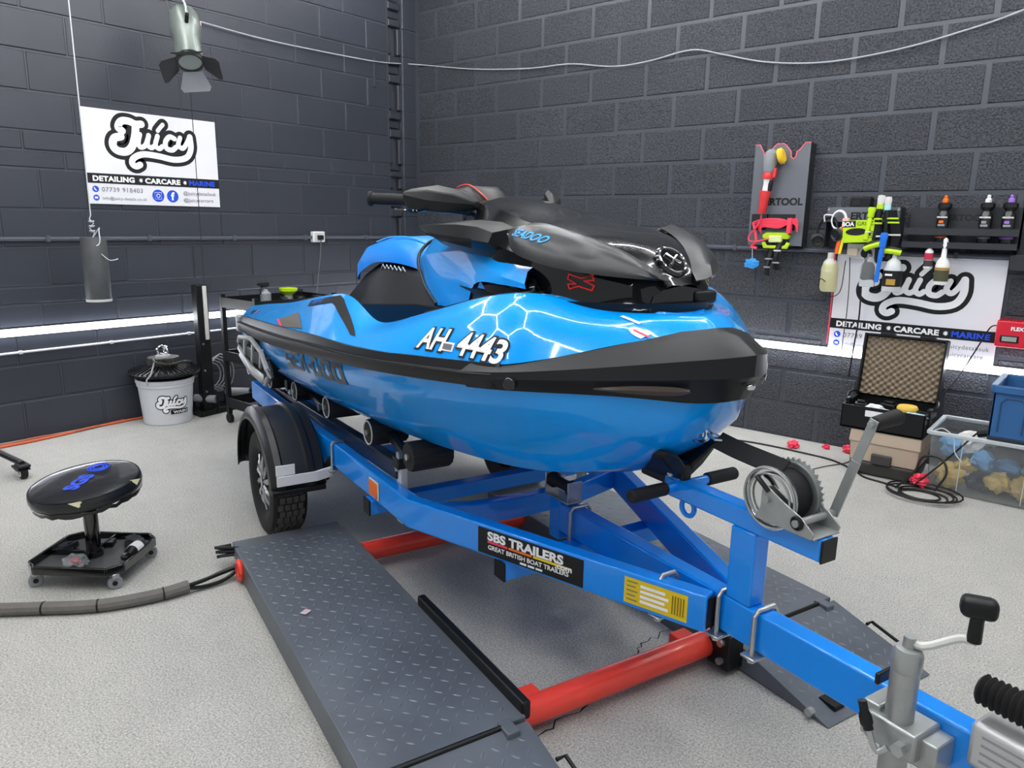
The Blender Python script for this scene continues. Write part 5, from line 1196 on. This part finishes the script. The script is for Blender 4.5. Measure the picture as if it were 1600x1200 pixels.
# lime clip holder with dangling gloves
lm = thing('clip_holder', 'lime yellow clip holder at the foot of the tall board', 'holder', (-1.86, YR-.105, 1.31))
G().prism([(-.095, .085), (-.07, .105), (.07, .105), (.095, .085), (.085, .062), (-.085, .062)], 0, .025, MXZ).obj('top_jaw', LIME, lm, bevel=.005)
G().prism([(-.095, .035), (-.075, .045), (-.06, .02), (.06, .02), (.075, .045), (.095, .035), (.08, 0), (-.08, 0)], 0, .025, MXZ).obj('bottom_jaw', LIME, lm, bevel=.005)
G().box(-.045, .045, -.04, .0, .04, .085).obj('grip_block', mat('pale_lime', '#d4e49a', .5), lm, bevel=.008)
G().box(-.085, .085, -.012, .0, .0, .1).obj('back_plate', BLK, lm, bevel=.003)
def hang_strip(name, label, cat, x, y, z0, z1, w, m_, wob, seed, stripes=(), group=None):
    t = thing(name, label, cat, (x, y, z1), 0, group); r_ = random.Random(seed); L = z1-z0; rows = []
    for i in range(13):
        f = i/12; dx = wob*math.sin(f*5+seed); ww = w*(.8+.35*math.sin(f*3+seed*.7)**2); d = .012*math.sin(f*4+seed)
        rows.append([(dx-ww/2, d, -L*f), (dx-ww*.2, d-.014, -L*f), (dx+ww*.25, d-.012, -L*f), (dx+ww/2, d, -L*f), (dx, d+.008, -L*f)])
    G().loft(rows, close=True, caps=True).obj('fabric', m_, t)
    for f0, c_ in stripes:
        i = int(f0*12); r = rows[i]
        G().tube([Vector(p)+Vector((0, -.003, 0)) for p in r[:4]], .006, 6).obj('stripe', c_, t)
    return t
hang_strip('work_glove', 'black glove with white print hanging below the lime clip holder left', 'glove', -1.895, YR-.12, 1.13, 1.35, .045, BLK, .006, 1, ((.5, GREYP), (.8, GREYP)))
hang_strip('work_glove', 'black glove with white print hanging below the lime clip holder right', 'glove', -1.835, YR-.13, 1.17, 1.36, .045, BLK, .008, 2, ((.4, OFFW), (.75, GREYP)))
lump('blue_cloth_scrap', 'bright blue rag dangling left of the lime clip holder', 'cloth', (-2.02, YR-.10, 1.205), .045, (1.1, .35, .7), mat('bright_blue_rag', '#3f9fe6', .9), 3, .6)
tag(G().tube([(-2.03, YR-.10, 1.40), (-2.025, YR-.10, 1.30), (-2.02, YR-.10, 1.24)], .003, 6).obj('rag_string', CABLEW), 'pale string holding the bright blue rag', 'string')

# second rack with gloves, brushes, headphones
rk = thing('accessory_rack', 'dark grey steel accessory rack crowded with gloves and brushes', 'rack', (-1.55, YR-.11, 1.33))
G().box(0, .43, -.003, 0, .16, .25).obj('front_plate', BOARD, rk, smooth=0)
G().box(0, .43, 0, .11, .235, .24).obj('top_shelf', MATS['board_dark_steel'], rk, smooth=0)
G().box(0, .43, .09, .10, -.02, .25).obj('back_plate', MATS['board_dark_steel'], rk, smooth=0)
for x in (.0, .43): G().box(x-.003, x+.003, -.003, .10, .0, .25).obj('side_return', MATS['board_dark_steel'], rk, smooth=0)
text('lettering', 'ERTOOL', .058, PRINTB, rk, Matrix.Translation((.145, -.0036, .178)) @ RX, .0025, 0, 1.05, .0006)
for x in (.012, .418): G().cyl((x, -.008, .235), (x, -.002, .235), .008, n=12).obj('screw', CHROME, rk)
t = thing('black_holder_box', 'black box standing on top of the accessory rack', 'box', (-1.36, YR-.06, 1.571))
G().box(-.06, .06, -.04, .04, 0, .07).obj('box_body', BLK, t, bevel=.006); G().box(-.045, .0, -.043, -.04, .02, .055).obj('box_window', BLKG, t)
t = thing('headphones', 'black over-ear headphones hanging from the accessory rack', 'headphones', (-1.515, YR-.14, 1.38))
G().tube([(-.07, 0, .0), (-.075, .01, .07), (-.045, .015, .125), (.0, .01, .135), (.035, 0, .11), (.055, -.01, .05)], .009, 8, 30).obj('headband', BLK, t)
for x, z, an in ((-.065, -.01, .3), (.055, .03, -.3)):
    G().lathe([(.005, -.022), (.035, -.02), (.043, -.008), (.043, .012), (.034, .02), (.022, .012), (.005, .012)], TR((x, -.01, z), PI/2, 0, an), 26).obj('ear_cup', DGREY, t)
    G().lathe([(.02, .012), (.036, .012), (.038, .022), (.028, .03), (.02, .024)], TR((x, -.01, z), PI/2, 0, an), 26).obj('ear_pad', BLK, t)
t = thing('white_cable_coil', 'small coil of white cable hooked on the accessory rack', 'cable', (-1.46, YR-.15, 1.50))
for k in range(3): G().tube([(.045*math.cos(a*PI/10)*(1-.04*k), -.006*k, .06*math.sin(a*PI/10)*(1-.05*k)) for a in range(20)], .0045, 6, closed=True).obj('loop', WHITE, t)
G().tube([(-.04, 0, .03), (-.09, 0, .03), (-.09, .01, -.01)], .0045, 6, 10).obj('tail', WHITE, t)
t = thing('glove_pack', 'lime and black printed glove pack on the accessory rack', 'glove pack', (-1.42, YR-.165, 1.36))
Rk = Matrix.Rotation(math.radians(-3), 4, 'Y')
G().box(0, .20, -.012, .0, 0, .135, Rk).obj('card', LIME, t, bevel=.003)
G().box(.0, .075, -.0135, -.012, .095, .133, Rk).obj('black_print_panel', PRINTB, t)
text('lettering', 'BOA', .036, PRINTW, t, Rk @ Matrix.Translation((-.005, -.0145, .102)) @ RX, .001, 0, .95, .0004); text('lettering', 'GRIPZ', .034, PRINTB, t, Rk @ Matrix.Translation((.082, -.0128, .103)) @ RX, 0, 0, 1, .0004)
G().add([(.08+.062*math.cos(k*PI/10), -.0135, .066+.022*math.sin(k*PI/10)) for k in range(20)], [tuple(range(20))], Rk).obj('window_cutout', PRINTB, t, smooth=0)
for k in range(4): G().tube([(.16+.018*math.cos(a*PI/6), -.014, .03+.012*k+.01*math.sin(a*PI/6)) for a in range(6)], .0018, 5).obj('printed_mark', PRINTB, t)
# brushes
def brush(label, x, z0, L, handle, head, headcol, tilt=0, d=.18):
    t = thing('detailing_brush', label, 'brush', (x, YR-d, z0), 0, 'detailing brushes on the accessory rack'); t.rotation_euler = (0, tilt, 0)
    G().lathe([(.003, 0), (.012, .004), (.010, L*.3), (.013, L*.62), (.009, L*.7), (.003, L*.7)], TR((0, 0, 0)) @ Matrix.Diagonal((1.2, .7, 1, 1)), 14).obj('handle', handle, t)
    G().lathe([(.003, L*.69), (.016, L*.7), (.017, L*.8), (.003, L*.8)], Matrix.Diagonal((1.2, .7, 1, 1)), 14).obj('ferrule', headcol, t)
    G().lathe([(.003, L*.79), (.015, L*.8), (.019, L*.92), (.016, L*.99), (.003, L)], Matrix.Diagonal((1.2, .7, 1, 1)), 14).obj('bristles', head, t)
brush('brush with lime handle, shortest on the accessory rack', -1.285, 1.38, .20, LIME, LIME, LIME, .10)
brush('white tipped brush with lime ferrule on the accessory rack', -1.235, 1.38, .27, BLK, OFFW, LIME, .06)
brush('white tipped brush with pale blue ferrule on the accessory rack', -1.175, 1.38, .26, BLK, OFFW, mat('pale_aqua', '#a8e0e0', .4), -.03)
brush('long bright blue brush hanging lowest on the accessory rack', -1.19, 1.13, .30, BLUEP, BLUEP, BLUEP, .06, .21)
for k, (x, z0, z1, w_, sd, lb) in enumerate(((-1.265, 1.33, 1.53, .05, 3, 'black and lime glove hanging beside the glove pack'), (-1.215, 1.25, 1.56, .05, 4, 'black glove with lime chevrons in the middle of the accessory rack'), (-1.14, 1.27, 1.56, .06, 5, 'black glove with lime chevrons at the right end of the accessory rack'))):
    hang_strip('work_glove', lb, 'glove', x, YR-.155-.008*k, z0, z1, w_, BLK, .012, sd, ((.2, LIME), (.3, LIME), (.55, OFFW)))
for x, z, rz, lb in ((-1.235, 1.345, -.35, 'lime tipped black glove finger on the left below the accessory rack'), (-1.125, 1.315, .1, 'lime tipped black glove finger on the right below the accessory rack')):
    t = thing('glove_finger', lb, 'glove', (x, YR-.185, z)); t.rotation_euler = (0, rz, 0)
    G().tube([(-.05, 0, 0), (-.02, -.004, .004), (.025, -.004, .003), (.05, 0, 0)], .017, 10, 14).obj('lime_tip', LIME, t); G().tube([(-.045, .005, .014), (.0, .0, .022), (.045, .005, .014)], .014, 8, 12).obj('fabric', BLK, t)

# double socket with plug
t = thing('wall_socket', 'white double socket box with black plug behind the spray bottles', 'socket', (-1.42, YR-.06, 1.265))
G().box(0, .17, 0, .06, 0, .09).obj('socket_box', WHITE, t, bevel=.006)
G().box(.01, .075, -.035, 0, .015, .065).obj('adaptor', mat('cream_plastic', '#d9cdb8', .5), t, bevel=.006)
G().cyl((.125, -.045, .035), (.125, 0, .035), .03, n=18).obj('plug', BLK, t, bevel=.006)
tag(G().tube([(-1.295, YR-.10, 1.27), (-1.30, YR-.09, 1.1), (-1.30, YR-.06, .9), (-1.31, YR-.06, .72), (-1.32, YR-.06, .5)], .005, 6, 24).obj('hanging_lead', BLK), 'black lead hanging from the plug in front of the sign', 'cable')
tag(G().tube([(-1.39, YR-.08, 1.27), (-1.385, YR-.05, 1.1), (-1.38, YR-.05, .9), (-1.385, YR-.05, .7), (-1.36, YR-.07, .5), (-1.34, YR-.08, .42)], .003, 6, 24).obj('hanging_lead', DGREY), 'thin grey lead hanging from the cream adaptor', 'cable')
tag(G().tube([(-1.43, YR-.16, 1.46), (-1.46, YR-.15, 1.35), (-1.475, YR-.10, 1.2), (-1.48, YR-.06, .95), (-1.485, YR-.05, .70)], .004, 6, 24).obj('red_charging_cable', PINK), 'pink red cable hanging down the left edge of the sign', 'cable')
for k, (x, c_, nm) in enumerate(((-1.425, ORG, 'orange'), (-1.405, YEL, 'yellow'))):
    t = thing('lanyard', nm + ' lanyard strap hanging from the white cable coil', 'strap', (x, YR-.165, 1.49)); t.rotation_euler = (0, .14, 0)
    G().box(-.008, .008, -.002, .002, -.20, 0).obj('strap', c_, t, smooth=0); G().lathe([(.002, -.004), (.012, 0), (.012, .02), (.002, .024)], None, 12).obj('toggle', mat('pale_pink', '#f0b8b0', .5), t)
tag(G().tube([(-1.49, YR-.14, 1.10), (-1.53, YR-.17, 1.13), (-1.53, YR-.17, 1.06), (-1.47, YR-.15, 1.02), (-1.41, YR-.14, 1.06), (-1.40, YR-.13, 1.25)], .0028, 6, 30).obj('looped_lead', BLK), 'thin black lead looping beside the cream liquid bottle', 'cable')
# spray bottles under the racks
t = bottle('liquid_bottle', 'tall bottle of pale cream liquid hanging left of the sign', (-1.50, YR-.10, 1.048), [(.01, 0), (.048, 0), (.052, .01), (.052, .15), (.04, .19), (.02, .21), (.018, .245), (.005, .245)], LIQ, [('clear_neck', [(.0525, .13), (.053, .13), (.041, .19), (.022, .21), (.02, .248), (.018, .248), (.0195, .21), (.0405, .188)], mat('frosted_white', '#d9dbd2', .4))], group=None)
t = bottle('spray_bottle', 'empty clear spray bottle hanging under the accessory rack', (-1.25, YR-.17, 1.10), [(.01, 0), (.042, 0), (.045, .01), (.044, .12), (.03, .165), (.014, .18), (.014, .20), (.005, .20)], CLEAR, [])
t = bottle('spray_bottle', 'spray bottle with black and gold label under the accessory rack', (-1.11, YR-.17, 1.08), [(.01, 0), (.05, 0), (.053, .01), (.052, .13), (.035, .18), (.014, .20), (.014, .225), (.005, .225)], mat('frosted_clear', '#c8ccce', .3), [('label', [(.0532, .03), (.0537, .03), (.0533, .125), (.0528, .125)], PRINTB)], tilt=0)
G().box(-.02, .03, -.0545, -.045, .04, .075).obj('gold_print', mat('gold_print', '#b08a3c', .4), t)
G().box(-.03, .01, -.0548, -.045, .095, .106).obj('label_print', PRINTW, t)
t = bottle('spray_bottle', 'small bottle with red and white label in front of the sign', (-.935, YR-.13, 1.225), [(.005, 0), (.022, 0), (.023, .006), (.023, .10), (.012, .115), (.009, .15), (.005, .155)], WHITE, [('red_label', [(.0232, .05), (.0236, .05), (.0236, .09), (.0232, .09)], mat('label_red', '#c0304a', .4)), ('dark_label', [(.0232, .012), (.0236, .012), (.0236, .048), (.0232, .048)], DGREY)])
t = bottle('spray_bottle', 'taller white bottle with gold and black label before the sign', (-.855, YR-.14, 1.135), [(.01, 0), (.036, 0), (.038, .008), (.038, .11), (.03, .14), (.015, .16), (.013, .21), (.016, .23), (.012, .262), (.004, .27)], WHITE, [('dark_label', [(.0383, .02), (.0388, .02), (.0388, .085), (.0383, .085)], mat('olive_print', '#4c4a34', .5)), ('gold_label', [(.0383, .086), (.0388, .086), (.0388, .10), (.0383, .10)], mat('gold_print', '#b08a3c', .4))])
# bottle rack with three polishes
br = thing('bottle_rack', 'dark steel wall rack with round bottle holes', 'rack', (-1.085, YR-.12, 1.345))
HX = (.085, .19, .295, .405, .515)
G().box(0, .58, .10, .112, 0, .235).obj('back_plate', MATS['board_dark_steel'], br, smooth=0)
text('lettering', 'ERTOOL', .05, PRINTB, br, Matrix.Translation((.20, .0995, .16)) @ RX, .002, 0, 1.05, .0006)
def holed(z, y0, y1, nm, m_):
    g = G(); zz = (z, z+.004)
    for a, b in zip((0,)+tuple((p+q)/2 for p, q in zip(HX, HX[1:])), tuple((p+q)/2 for p, q in zip(HX, HX[1:]))+(.58,)):
        cx = [h for h in HX if a < h < b][0]; cy = (y0+y1)/2; N = 24; r = .036
        outer = []; 
        for k in range(N):
            an = 2*PI*k/N; dx, dy = math.cos(an), math.sin(an)
            tx = ((b if dx > 0 else a)-cx)/dx if abs(dx) > 1e-6 else 9; ty = ((y1 if dy > 0 else y0)-cy)/dy if abs(dy) > 1e-6 else 9
            q_ = min(tx, ty); outer.append((cx+dx*q_, cy+dy*q_))
        inner = [(cx+r*math.cos(2*PI*k/N), cy+r*math.sin(2*PI*k/N)) for k in range(N)]
        rows = [[(x, y, zz[1]) for x, y in outer], [(x, y, zz[1]) for x, y in inner], [(x, y, zz[0]) for x, y in inner], [(x, y, zz[0]) for x, y in outer]]
        g.loft(rows, close=True)
    return g.obj(nm, m_, br, smooth=0)
holed(.11, -.02, .10, 'holed_shelf', BOARD); 
G().box(0, .58, -.022, -.02, .075, .114).obj('shelf_lip', MATS['board_dark_steel'], br, smooth=0)
G().box(0, .58, -.03, .10, .004, .008).obj('base_shelf', MATS['board_dark_steel'], br, smooth=0); G().box(0, .58, -.032, -.03, .0, .035).obj('shelf_lip', MATS['board_dark_steel'], br, smooth=0)
def polish(label, hx, cap, band):
    t = bottle('polish_bottle', label, (-1.085+hx, YR-.08, 1.354), [(.005, 0), (.030, 0), (.032, .006), (.033, .07), (.030, .085), (.032, .10), (.034, .12), (.034, .175), (.030, .19), (.022, .205), (.030, .215), (.038, .225), (.038, .245), (.03, .252), (.005, .254)], mat('bottle_black', '#17181a', .25, coat=.5),
               [('cap', [(.004, .252), (.016, .252), (.016, .27), (.008, .278), (.010, .288), (.004, .295)], cap), ('colour_band', [(.0331, .05), (.0336, .05), (.0336, .062), (.0331, .062)], band)], cat='bottle')
    text('lettering', 'MENZERNA', .013, PRINTW, t, Matrix.Translation((-.028, -.0352, .165)) @ RX, .0004, 0, .8, .0006)
    G().box(-.016, .008, -.0352, -.033, .135, .15).obj('label_print', band, t); G().box(-.02, .016, -.0352, -.033, .118, .13).obj('label_print', GREYP, t)
polish('black polish bottle with orange cap and band', HX[1], ORG, ORG)
polish('black polish bottle with white cap and grey band', HX[3], WHITE, GREYP)
polish('black polish bottle with purple cap and band', HX[4], PURP, PURP)
t = thing('wall_bracket_shelf', 'small dark grey wall bracket right of the sign', 'bracket', (-.53, YR-.12, 1.255))
G().box(0, .30, 0, .12, 0, .06).obj('bracket_body', BOARD, t, bevel=.003); G().box(0, .30, -.003, .0, -.02, .062).obj('front_lip', MATS['board_dark_steel'], t); G().box(.012, .3, .10, .117, .06, .35).obj('back_panel', MATS['board_dark_steel'], t, bevel=.003)
# battery charger
t = thing('battery_charger', 'red battery charger with small grey display on the wall', 'charger', (-.545, YR-.12, .80))
G().box(0, .24, 0, .12, 0, .155).obj('charger_body', mat('charger_red', '#d32338', .4), t, bevel=.012, seg=3)
G().box(.025, .115, -.006, .002, .03, .07).obj('display_bezel', BLK, t, bevel=.004); G().box(.035, .105, -.008, -.005, .037, .063).obj('display', mat('lcd_grey', '#9aa19a', .3), t)
text('lettering', 'FLEX', .028, PRINTW, t, Matrix.Translation((.07, -.002, .10)) @ RX, .001, 0, 1, .001)
for k in range(9): G().box(.012+.016*k, .02+.016*k, .0, .10, .153, .159).obj('vent_rib', mat('charger_dark_red', '#8d1526', .5), t)
tag(G().tube([(-.54, YR-.08, .92), (-.58, YR-.07, .90), (-.62, YR-.06, .80), (-.70, YR-.06, .60), (-.80, YR-.06, .42), (-.82, YR-.06, .38)], .004, 6, 24).obj('charger_lead', BLK), 'black lead running down from the red charger', 'cable')

# ------------------------------------------------------------------ floor goods on the right
tbx = thing('tool_box', 'beige and dark grey plastic tool box under the open case', 'tool box', (-.965, 4.78, 0))
G().loft([[(x*a, y*b, z) for x, y in ((-1, -1), (1, -1), (1, 1), (-1, 1))] for z, a, b in ((0, .165, .14), (.02, .175, .15), (.09, .185, .16))], close=True, caps=True).obj('base', DGREY, tbx, bevel=.02, seg=3)
G().loft([[(x*a, y*b, z) for x, y in ((-1, -1), (1, -1), (1, 1), (-1, 1))] for z, a, b in ((.09, .18, .155), (.20, .188, .163), (.205, .195, .17), (.275, .19, .165), (.28, .18, .155))], close=True, caps=True).obj('lid', BEIGE, tbx, bevel=.015, seg=3)
G().box(-.06, .05, -.178, -.15, .085, .145).obj('latch', DGREY, tbx, bevel=.006)
case = thing('equipment_case', 'open black equipment case with egg-crate foam lid', 'case', (-.985, 4.80, .281))
G().box(-.235, .215, -.19, .16, 0, .01).obj('case_floor', BLK, case)
for x in (-.235, .207): G().box(x, x+.008, -.19, .16, 0, .14).obj('case_side', BLK, case, bevel=.002)
for y in (-.19, .152): G().box(-.235, .215, y, y+.008, 0, .14).obj('case_wall', BLK, case, bevel=.002)
for x in (-.24, .205): G().box(x, x+.02, -.10, -.05, .02, .16).obj('case_latch', BLK, case, bevel=.004)
G().box(-.10, .02, -.196, -.19, .085, .12).obj('case_label', WHITE, case)
for x0 in (-.225, .205):
    G().tube([(x0, -.05, .12), (x0+(-.03 if x0 < 0 else .03), .0, .16), (x0+(-.02 if x0 < 0 else .02), .06, .18), (x0, .12, .16)], .008, 6, 12).obj('lid_stay', BLK, case)
LM = TR((0, .155, .14), math.radians(-9), 0, 0)
G().box(-.24, .22, .0, .035, 0, .39, LM).obj('case_lid', BLK, case, bevel=.006)
for x in (-.24, .208): G().box(x, x+.012, -.06, .0, 0, .39, LM).obj('lid_edge', BLK, case, bevel=.002)
G().box(-.24, .22, -.06, .0, .378, .39, LM).obj('lid_edge', BLK, case, bevel=.002)
nx, nz = 60, 52; rows = []
for j in range(nz+1):
    rows.append([LM @ Vector((-.225+.43*i/nx, -.028-.016*math.sin(i*PI*20/nx)*math.sin(j*PI*18/nz), .012+.362*j/nz)) for i in range(nx+1)])
G().loft(rows).obj('egg_crate_foam', FOAM, case, smooth=60)
for x in (-.15, .07): G().box(x, x+.08, -.065, .0, .385, .40, LM).obj('lid_catch', BLK, case, bevel=.004)
def pack(name, label, cat, loc, dims, m_, acc, rz):
    t = thing(name, label, cat, loc, rz); a, b, c = dims
    G().box(-a, a, -b, b, 0, c).obj('body', m_, t, bevel=.008); G().box(-a*.7, a*.7, -b*1.03, -b*.9, c*.25, c*.7).obj('side_print', acc, t, bevel=.002); G().box(-a*.6, a*.6, -b*.6, b*.6, c, c*1.12).obj('terminal', BLK, t, bevel=.004); return t
pack('battery_pack', 'black and red battery pack standing left inside the case', 'battery', (-1.14, 4.72, .30), (.035, .03, .12), BLK, mat('pack_red', '#c23a4a', .5), .2)
pack('battery_pack', 'black and red battery pack at the back of the case', 'battery', (-1.01, 4.84, .30), (.045, .035, .115), BLK, MATS['pack_red'], -.2)
tag(G().lathe([(.01, 0), (.05, 0), (.058, .012), (.058, .03), (.05, .042), (.01, .045)], None, 28).obj('polishing_pad', mat('foam_pad_yellow', '#eec65a', .9, bump=(200, .4, .003))), 'yellow foam polishing pad on top of the case contents', 'pad').location = (-.90, 4.79, .385)
lump('paper_wipe', 'crumpled white wipe in the open case', 'wipe', (-1.05, 4.68, .40), .055, (1.1, .6, .5), WHITE, 12, .6)
lump('blue_wipe', 'pale blue wipe at the right front of the open case', 'wipe', (-.83, 4.66, .40), .045, (1.2, .6, .4), mat('pale_blue_wipe', '#b4dbe4', .9), 13, .6)
pack('cordless_tool', 'dark grey tool lying right inside the open case', 'tool', (-.83, 4.78, .33), (.06, .03, .07), DGREY, BLK, -.3)
lump('lime_sponge', 'small lime yellow sponge at the front of the case', 'sponge', (-.955, 4.66, .395), .028, (1.2, .6, .5), LIME, 14, .3)
pack('grey_tray_insert', 'dark divided tray filling the bottom of the case', 'tray', (-.99, 4.77, .292), (.19, .14, .03), DGREY, BLK, 0)

# clear storage bin with cloths
bn = thing('storage_bin', 'cloudy clear plastic storage bin full of coloured cloths', 'bin', (-.73, 4.60, 0))
Lb, Db, Hb2 = .80, .44, .34
def taper(x, y, z): k = 1-.045*(1-z/Hb2); return (Lb/2+(x-Lb/2)*k, Db/2+(y-Db/2)*k, z)
def panel(c, nm):
    g = G(); g.add([taper(*p) for p in c], [(0, 1, 2, 3)]); return g.obj(nm, BINPL, bn, smooth=0, solid=.003)
panel(((0, 0, 0), (Lb, 0, 0), (Lb, 0, Hb2), (0, 0, Hb2)), 'front_panel'); panel(((0, Db, 0), (0, Db, Hb2), (Lb, Db, Hb2), (Lb, Db, 0)), 'back_panel')
panel(((0, 0, 0), (0, 0, Hb2), (0, Db, Hb2), (0, Db, 0)), 'side_panel'); panel(((Lb, 0, 0), (Lb, Db, 0), (Lb, Db, Hb2), (Lb, 0, Hb2)), 'side_panel'); panel(((0, 0, .004), (0, Db, .004), (Lb, Db, .004), (Lb, 0, .004)), 'bin_floor')
BRIM = mat('frosted_rim', '#cfd6d9', .35, trans=.3)
for a, b in (((-.01, -.01), (Lb+.01, -.01)), ((-.01, Db+.01), (Lb+.01, Db+.01)), ((-.01, -.01), (-.01, Db+.01)), ((Lb+.01, -.01), (Lb+.01, Db+.01))):
    G().beam((a[0], a[1], Hb2), (b[0], b[1], Hb2), .022, .022).obj('rim', BRIM, bn, bevel=.004)
for x in (.16, .46): G().box(x-.002, x+.002, -.002, .006, .02, Hb2).obj('panel_rib', BRIM, bn)
CL_ = [('yellow', CLOTHY, (.10, .10, .075), .07, (1.0, .8, 1.0)), ('yellow', CLOTHY, (.17, .14, .14), .055, (1.1, .8, .7)), ('blue', CLOTHB, (.09, .14, .24), .06, (.8, 1, .9)), ('blue', CLOTHB, (.25, .12, .19), .075, (1.1, .7, .7)), ('yellow', CLOTHY, (.34, .09, .085), .06, (1.1, .8, .9)),
       ('white', CLOTHW, (.18, .17, .27), .06, (1.2, .8, 1)), ('grey', CLOTHD, (.24, .16, .06), .07, (1.3, .9, .6)), ('yellow', CLOTHY, (.45, .12, .07), .075, (1.2, .8, .8)), ('blue', CLOTHB, (.52, .12, .17), .075, (1.2, .8, .6)), ('yellow', CLOTHY, (.52, .17, .25), .07, (1.2, .9, .6)), ('grey', CLOTHD, (.36, .2, .05), .07, (1.3, 1.1, .5)), ('blue', CLOTHB, (.36, .2, .16), .06, (1.2, 1, .6)), ('white', CLOTHW, (.27, .22, .30), .06, (.7, .8, .7))]
for k, (nm, m_, p, r, sq) in enumerate(CL_):
    where = ('bottom left front', 'second from the left', 'upper left', 'upper middle', 'low in the middle', 'highest at the left', 'lowest at the left', 'bottom right front', 'right of the middle', 'upper right', 'low at the back', 'behind the middle', 'standing above the rim')[k]
    lump('folded_cloth', nm + ' cloth in the clear bin, ' + where, 'cloth', (-.73+p[0], 4.625+p[1], p[2]), r, sq, m_, 20+k, .55, 3, 2.0, k*.7)
t = thing('black_tool_in_bin', 'black hose end lying across the top of the clear bin', 'hose', (-.50, 4.72, .345))
G().tube([(-.02, 0, .0), (.05, -.01, .02), (.12, .02, .01), (.18, .05, .0)], .022, 10, 16).obj('hose_end', BLK, t); G().tube([(.06, -.03, .01), (.10, -.04, .0), (.13, -.03, .015)], .004, 6, 10).obj('wire_clip', CHROME, t)
# blue folding crate resting on the bin rim
cr = thing('folding_crate', 'blue folding crate standing on the clear bin', 'crate', (-.465, 4.59, .352))
Lc, Dc, Hc = .52, .42, .30
G().box(0, Lc, 0, Dc, 0, .02).obj('crate_floor', mat('crate_dark_base', '#1d2430', .5), cr, bevel=.004)
for y in (0, Dc-.015): G().box(.0, Lc, y, y+.015, .02, Hc-.03).obj('crate_wall', CRATE, cr, bevel=.004)
for x in (0, Lc-.015): G().box(x, x+.015, 0, Dc, .02, Hc-.03).obj('crate_wall', CRATE, cr, bevel=.004)
for a, b in (((0, 0), (Lc, 0)), ((0, Dc), (Lc, Dc)), ((0, 0), (0, Dc)), ((Lc, 0), (Lc, Dc))):
    G().beam((a[0], a[1], Hc-.02), (b[0], b[1], Hc-.02), .03, .04).obj('crate_rim', CRATE, cr, bevel=.005)
G().beam((0, 0, Hc+.001), (0, Dc, Hc+.001), .026, .004).obj('pale_rim_edge', mat('pale_blue_edge', '#9db6cc', .5), cr)
for k in range(3):
    x = .04+.15*k; lp = [(x, -.002, .05), (x, -.002, .21), (x+.02, -.002, .235), (x+.09, -.002, .235), (x+.11, -.002, .21), (x+.11, -.002, .05)]
    G().tube(lp, .004, 6).obj('moulded_rib', mat('crate_deep_blue', '#1f466f', .5), cr)
lump('folded_cloth', 'pale grey cloth folded inside the blue crate', 'cloth', (-.22, 4.80, .56), .12, (1.2, 1.1, .4), CLOTHW, 40, .4)
tag(G().tube([(-.72, 4.62, .345), (-.68, 4.64, .36), (-.62, 4.60, .33), (-.60, 4.585, .25), (-.56, 4.583, .20)], .003, 6, 20).obj('white_string', CABLEW), 'white string trailing over the front of the clear bin', 'string')

# cables, pink knotted cloths
fl = [(-2.35, 4.62, .006), (-2.14, 4.72, .006), (-1.89, 4.80, .006), (-1.72, 4.82, .006), (-1.5, 4.81, .006), (-1.29, 4.78, .006), (-1.12, 4.66, .006), (-1.04, 4.57, .006), (-.93, 4.54, .006), (-.80, 4.50, .006)]
tag(G().tube(fl, .006, 6, 60).obj('floor_cable', BLK), 'black cable snaking over the floor by the back wall', 'cable')
tag(G().tube([(-2.2, 4.72, .006), (-2.02, 4.70, .007), (-1.88, 4.66, .007), (-1.86, 4.72, .018), (-1.98, 4.79, .006), (-2.1, 4.75, .006)], .005, 6, 40).obj('floor_cable', BLK), 'small loop of black cable on the floor behind the winch', 'cable')
tag(G().tube([(-1.24, 4.98, .46), (-1.25, 4.96, .25), (-1.22, 4.93, .02), (-1.2, 4.8, .006), (-1.28, 4.62, .006), (-1.36, 4.4, .006), (-1.45, 4.25, .006)], .003, 6, 40).obj('floor_cable', DGREY), 'thin dark lead dropping beside the case to the floor', 'cable')
t = thing('cable_coil', 'coil of black cable on the floor before the clear bin', 'cable', (-.72, 4.46, 0))
for k in range(5): G().tube([((.10+.022*k)*math.cos(a*PI/12)+.018*(k % 3), (.075+.02*k)*math.sin(a*PI/12)-.022*(k % 2), .007+.006*k) for a in range(24)], .005, 6, closed=True).obj('loop', BLK, t)
G().tube([(-.13, .02, .01), (-.06, .10, .10), (-.03, .13, .19), (.06, .12, .20), (.10, .09, .13), (.06, .05, .03)], .0065, 6, 30).obj('loop', BLK, t)
G().tube([(-.05, .06, .03), (.03, .10, .13), (.10, .13, .22), (.17, .15, .32), (.20, .20, .36)], .005, 6, 24).obj('rising_lead', BLK, t)
for k, (x, y, z, r, lb) in enumerate(((-1.577, 4.90, .022, .035, 'largest pink cloth knot on the floor by the back wall'), (-1.40, 5.03, .014, .022, 'small pink cloth knot on the floor beside the wall'), (-1.26, 5.04, .025, .035, 'pink cloth knot partly behind the winch crank'), (-.755, 4.575, .06, .045, 'pink cloth knot sitting on the coiled cable'))):
    lump('pink_cloth_knot', lb, 'cloth', (x, y, z), r, (1, 1, .75), PINK, 60+k, .8, 3, 4.0)
tag(G().box(-.012, .012, -.016, .016, 0, .0015).obj('paper_scrap', mat('pale_pink_paper', '#c9b4bc', .8)), 'small pale pink paper scrap on the near ramp', 'paper').matrix_world = TR((-2.05, 1.37, .1045), 0, 0, .3)
